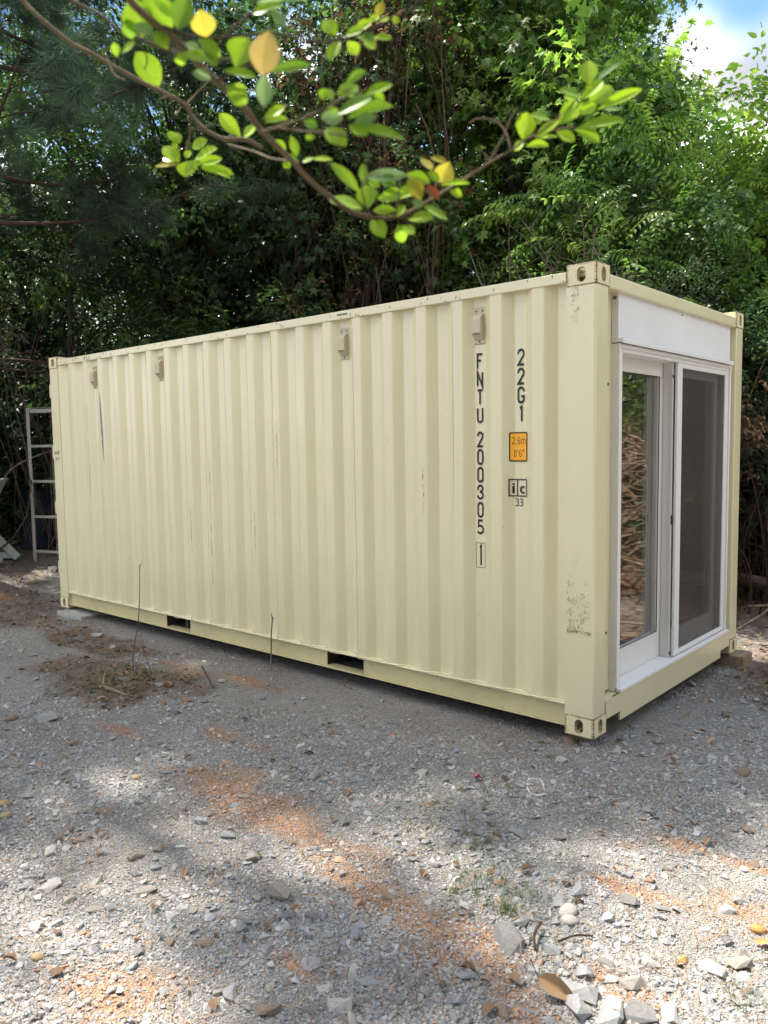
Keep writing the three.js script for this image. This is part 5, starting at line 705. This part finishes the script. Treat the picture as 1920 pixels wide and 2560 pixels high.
  const vein = (hex, mid, seed) => canvasTex(128, 64, (c, w, h) => { c.fillStyle = hex; c.fillRect(0, 0, w, h); const r = rng(seed); for (let k = 0; k < 260; k++) { c.fillStyle = r() < 0.5 ? `rgba(255,255,200,${0.10 * r()})` : `rgba(30,60,10,${0.14 * r()})`; c.fillRect(r() * w, r() * h, 2 + r() * 7, 1 + r() * 3); } c.strokeStyle = mid; c.lineWidth = 1.6; c.beginPath(); c.moveTo(0, h / 2); c.lineTo(w, h / 2); c.stroke(); c.globalAlpha = 0.35; c.lineWidth = 0.8; for (let k = 1; k < 8; k++) for (const s of [-1, 1]) { c.beginPath(); c.moveTo(k * 16 - 8, h / 2); c.lineTo(k * 16 + 8, h / 2 + s * h * 0.45); c.stroke(); } });
  const lm = (hex, mid, seed) => leafMat({ map: vein(hex, mid, seed), transmission: 0.55, clearcoat: 0.5, clearcoatRoughness: 0.25 });
  const mats = { g: lm('#8eb42a', '#bcd468', 1), b: lm('#a6cc2c', '#d0e480', 2), d: lm('#6e962a', '#98b450', 3), y: lm('#b4ac3c', '#90802c', 4), t: lm('#b09a58', '#7c6430', 5), r: lm('#9a5232', '#6a3220', 6), s: lm('#8fae70', '#b4c898', 7) };
  const obov = (k) => (s) => Math.pow(Math.sin(Math.PI * Math.pow(s, k)), 0.78), shapes = [];
  for (let k = 0; k < 6; k++) shapes.push(blade(1, 1, [-0.16, 0.05, -0.08, 0.12, -0.22, 0.0][k], [0.18, 0.3, 0.12, 0.25, 0.1, 0.35][k], 12, 6, obov([1.1, 1.2, 0.95, 1.15, 1.05, 1.25][k])));
  const rr = rng(2024);
  const leaf = (g, bx, by, tx, ty, w, d, m) => {
    const tilt = (rr() - 0.5) * 0.9, Ln = Math.hypot(tx - bx, ty - by) / 2.592 / 1976.3 * d, A = at(g, bx, by, d), B = at(g, tx, ty, d + Ln * tilt), X = V().subVectors(B, A), len = X.length(); X.normalize();
    const N = V().copy(fr).multiplyScalar(-1).add(V(0, 0.45, 0)).addScaledVector(V(rr() - 0.5, rr() - 0.5, rr() - 0.5), 0.6); N.addScaledVector(X, -N.dot(X)).normalize(); const Y = V().crossVectors(N, X);
    const o = part('leaf', shapes[Math.floor(rr() * 6)], mats[m], t); o.matrix.makeBasis(X, Y, N); o.quaternion.setFromRotationMatrix(o.matrix); o.position.copy(A); const wid = w / 2.592 / 1976.3 * d * 1.18; o.scale.set(len, wid, (len + wid) / 2);
    if (m === 'y' || m === 't' || m === 'r') o.userData.label = m === 'r' ? 'red-brown withered leaf' : 'yellowed leaf';
  };
  const many = (g, d, m, rows) => rows.forEach(([a, b, c, e, w, mm, dd]) => leaf(g, a, b, c, e, w, dd ?? d, mm ?? m));
  many(0, 0.82, 'g', [[850, -20, 930, 245, 170], [920, -40, 1115, 175, 140], [1000, -30, 1130, 115, 100, 'b'], [1215, -40, 1150, 205, 130, 'd'], [1300, 60, 1335, 240, 140, 'y'], [1000, 200, 1085, 295, 90], [760, 370, 742, 275, 50], [790, 340, 885, 285, 60, 'b'], [1180, 345, 1405, 385, 80], [1280, 255, 1435, 355, 90], [1240, 470, 1365, 515, 80, 's'], [1160, 335, 1185, 425, 70, 'g'], [1530, 440, 1605, 250, 170, 'g'], [1440, 455, 1659, 520, 90], [1470, 560, 1605, 660, 130, 'g'], [880, 150, 985, 225, 120, 's'], [820, 120, 860, 250, 90, 'd'], [1080, 190, 1000, 270, 70, 'd'], [1190, 280, 1290, 330, 70, 's'], [1320, 330, 1400, 430, 80, 'g']]);
  leaf(0, 885, 335, 1035, 552, 150, 1.05, 'g');
  many(0, 1.12, 'b', [[1560, 890, 1428, 745, 80], [1580, 895, 1662, 820, 80], [1150, 930, 1090, 855, 45], [1165, 930, 1125, 848, 60], [1150, 960, 1112, 930, 42], [1160, 1055, 1060, 935, 90], [1150, 1050, 1050, 1012, 42], [1160, 1066, 1000, 1072, 42, 'y'], [1215, 1045, 1200, 1152, 100], [1245, 960, 1340, 900, 70], [1255, 1045, 1414, 968, 100], [1265, 1065, 1440, 1040, 70], [1295, 1085, 1510, 1085, 60], [1310, 1095, 1520, 1125, 50], [1390, 1100, 1492, 1158, 50], [1215, 1050, 1272, 1085, 60], [1240, 980, 1200, 1020, 50]]);
  many(1, 0.80, 'g', [[85, 200, 35, 480, 175, 't', 0.72], [70, 470, 355, 440, 80, 'd'], [50, 480, 55, 705, 92, 's', 0.74], [50, 770, 195, 700, 70, 'b'], [50, 795, 208, 775, 50, 'b'], [440, 650, 445, 578, 70], [500, 650, 428, 585, 80], [530, 625, 665, 530, 90], [580, 545, 712, 462, 60, 'd'], [590, 625, 705, 600, 80], [700, 615, 885, 562, 80], [520, 745, 765, 650, 115, 'd'], [590, 775, 895, 690, 125], [420, 765, 565, 760, 100, 's'], [465, 725, 535, 692, 60, 'b'], [630, 815, 972, 865, 85], [600, 810, 722, 885, 75], [450, 835, 582, 925, 130], [305, 785, 395, 835, 75, 'd'], [350, 865, 350, 912, 52], [640, 800, 780, 745, 80, 's'], [760, 620, 830, 655, 70, 'b']]);
  many(1, 0.93, 'g', [[110, 910, 196, 962, 62, 'b'], [225, 875, 268, 1012, 52], [365, 1030, 495, 1018, 40, 'b'], [300, 1052, 375, 1018, 42], [190, 1000, 262, 1052, 60], [185, 1045, 212, 1092, 42], [668, 1245, 495, 1035, 80], [692, 1355, 465, 1258, 82], [700, 1200, 692, 1055, 48, 'd'], [728, 1350, 718, 1208, 120], [700, 1150, 985, 1112, 85, 's'], [785, 1150, 905, 1205, 90, 'd'], [718, 1178, 802, 1212, 60], [785, 1292, 965, 1258, 82], [895, 1295, 1055, 1228, 92], [758, 1365, 905, 1350, 62], [755, 1418, 832, 1535, 92], [915, 1405, 965, 1330, 62], [985, 1422, 1152, 1420, 92], [915, 1460, 972, 1565, 92], [955, 1460, 1025, 1525, 62], [1085, 1338, 1250, 1415, 92], [965, 1130, 1125, 1192, 92], [1068, 1022, 1135, 1115, 60, 'y'], [1255, 1048, 1198, 1185, 112, 'y'], [995, 1145, 1065, 1275, 92, 'y'], [1105, 1200, 1185, 1285, 72, 'r'], [1188, 1202, 1388, 1190, 46, 'b'], [1255, 1238, 1335, 1272, 60, 'b'], [1115, 1115, 1190, 1175, 70], [1130, 1020, 1240, 1045, 50, 'y'], [1010, 1300, 1080, 1340, 60, 's']]);
  many(1, 0.93, 'b', [[520, 232, 438, 118, 92], [540, 268, 470, 375, 82, 'g'], [635, 212, 752, 138, 70], [592, 268, 652, 362, 92], [698, 258, 772, 325, 70], [648, 228, 768, 272, 72, 'd'], [755, 242, 880, 240, 52], [738, 152, 792, 100, 50], [788, 112, 818, 8, 56, 'y'], [798, 142, 866, 124, 40], [896, 98, 912, 160, 40], [575, 235, 700, 190, 60, 'g']]);
  many(1, 0.85, 'g', [[0, 25, 330, 8, 62, 's'], [-20, 90, 95, 30, 70], [90, 55, 195, 165, 60, 's'], [150, 8, 345, 2, 50, 'd'], [60, 60, 170, 40, 60]]);
  many(2, 1.0, 'b', [[492, 545, 498, 380, 100], [538, 525, 705, 392, 34, 's'], [440, 620, 308, 570, 72, 'g'], [415, 645, 338, 622, 92], [442, 650, 592, 535, 82], [495, 680, 670, 535, 105], [555, 712, 832, 600, 72], [318, 800, 462, 650, 92], [430, 745, 545, 678, 82], [580, 708, 712, 702, 26, 's'], [428, 825, 724, 798, 85, 'g'], [408, 842, 568, 925, 92, 'g'], [288, 852, 402, 925, 82], [150, 895, 315, 750, 55], [165, 895, 295, 868, 32], [72, 912, 95, 738, 112], [120, 745, 252, 765, 80, 'g'], [150, 800, 192, 775, 40], [80, 922, 8, 965, 62], [88, 950, 238, 942, 62], [305, 805, 412, 650, 70], [560, 770, 640, 760, 60, 'g']]);
}
scene.traverse((o) => { if (o.isMesh) { o.castShadow = true; o.receiveShadow = true; } });
renderer.render(scene, camera);
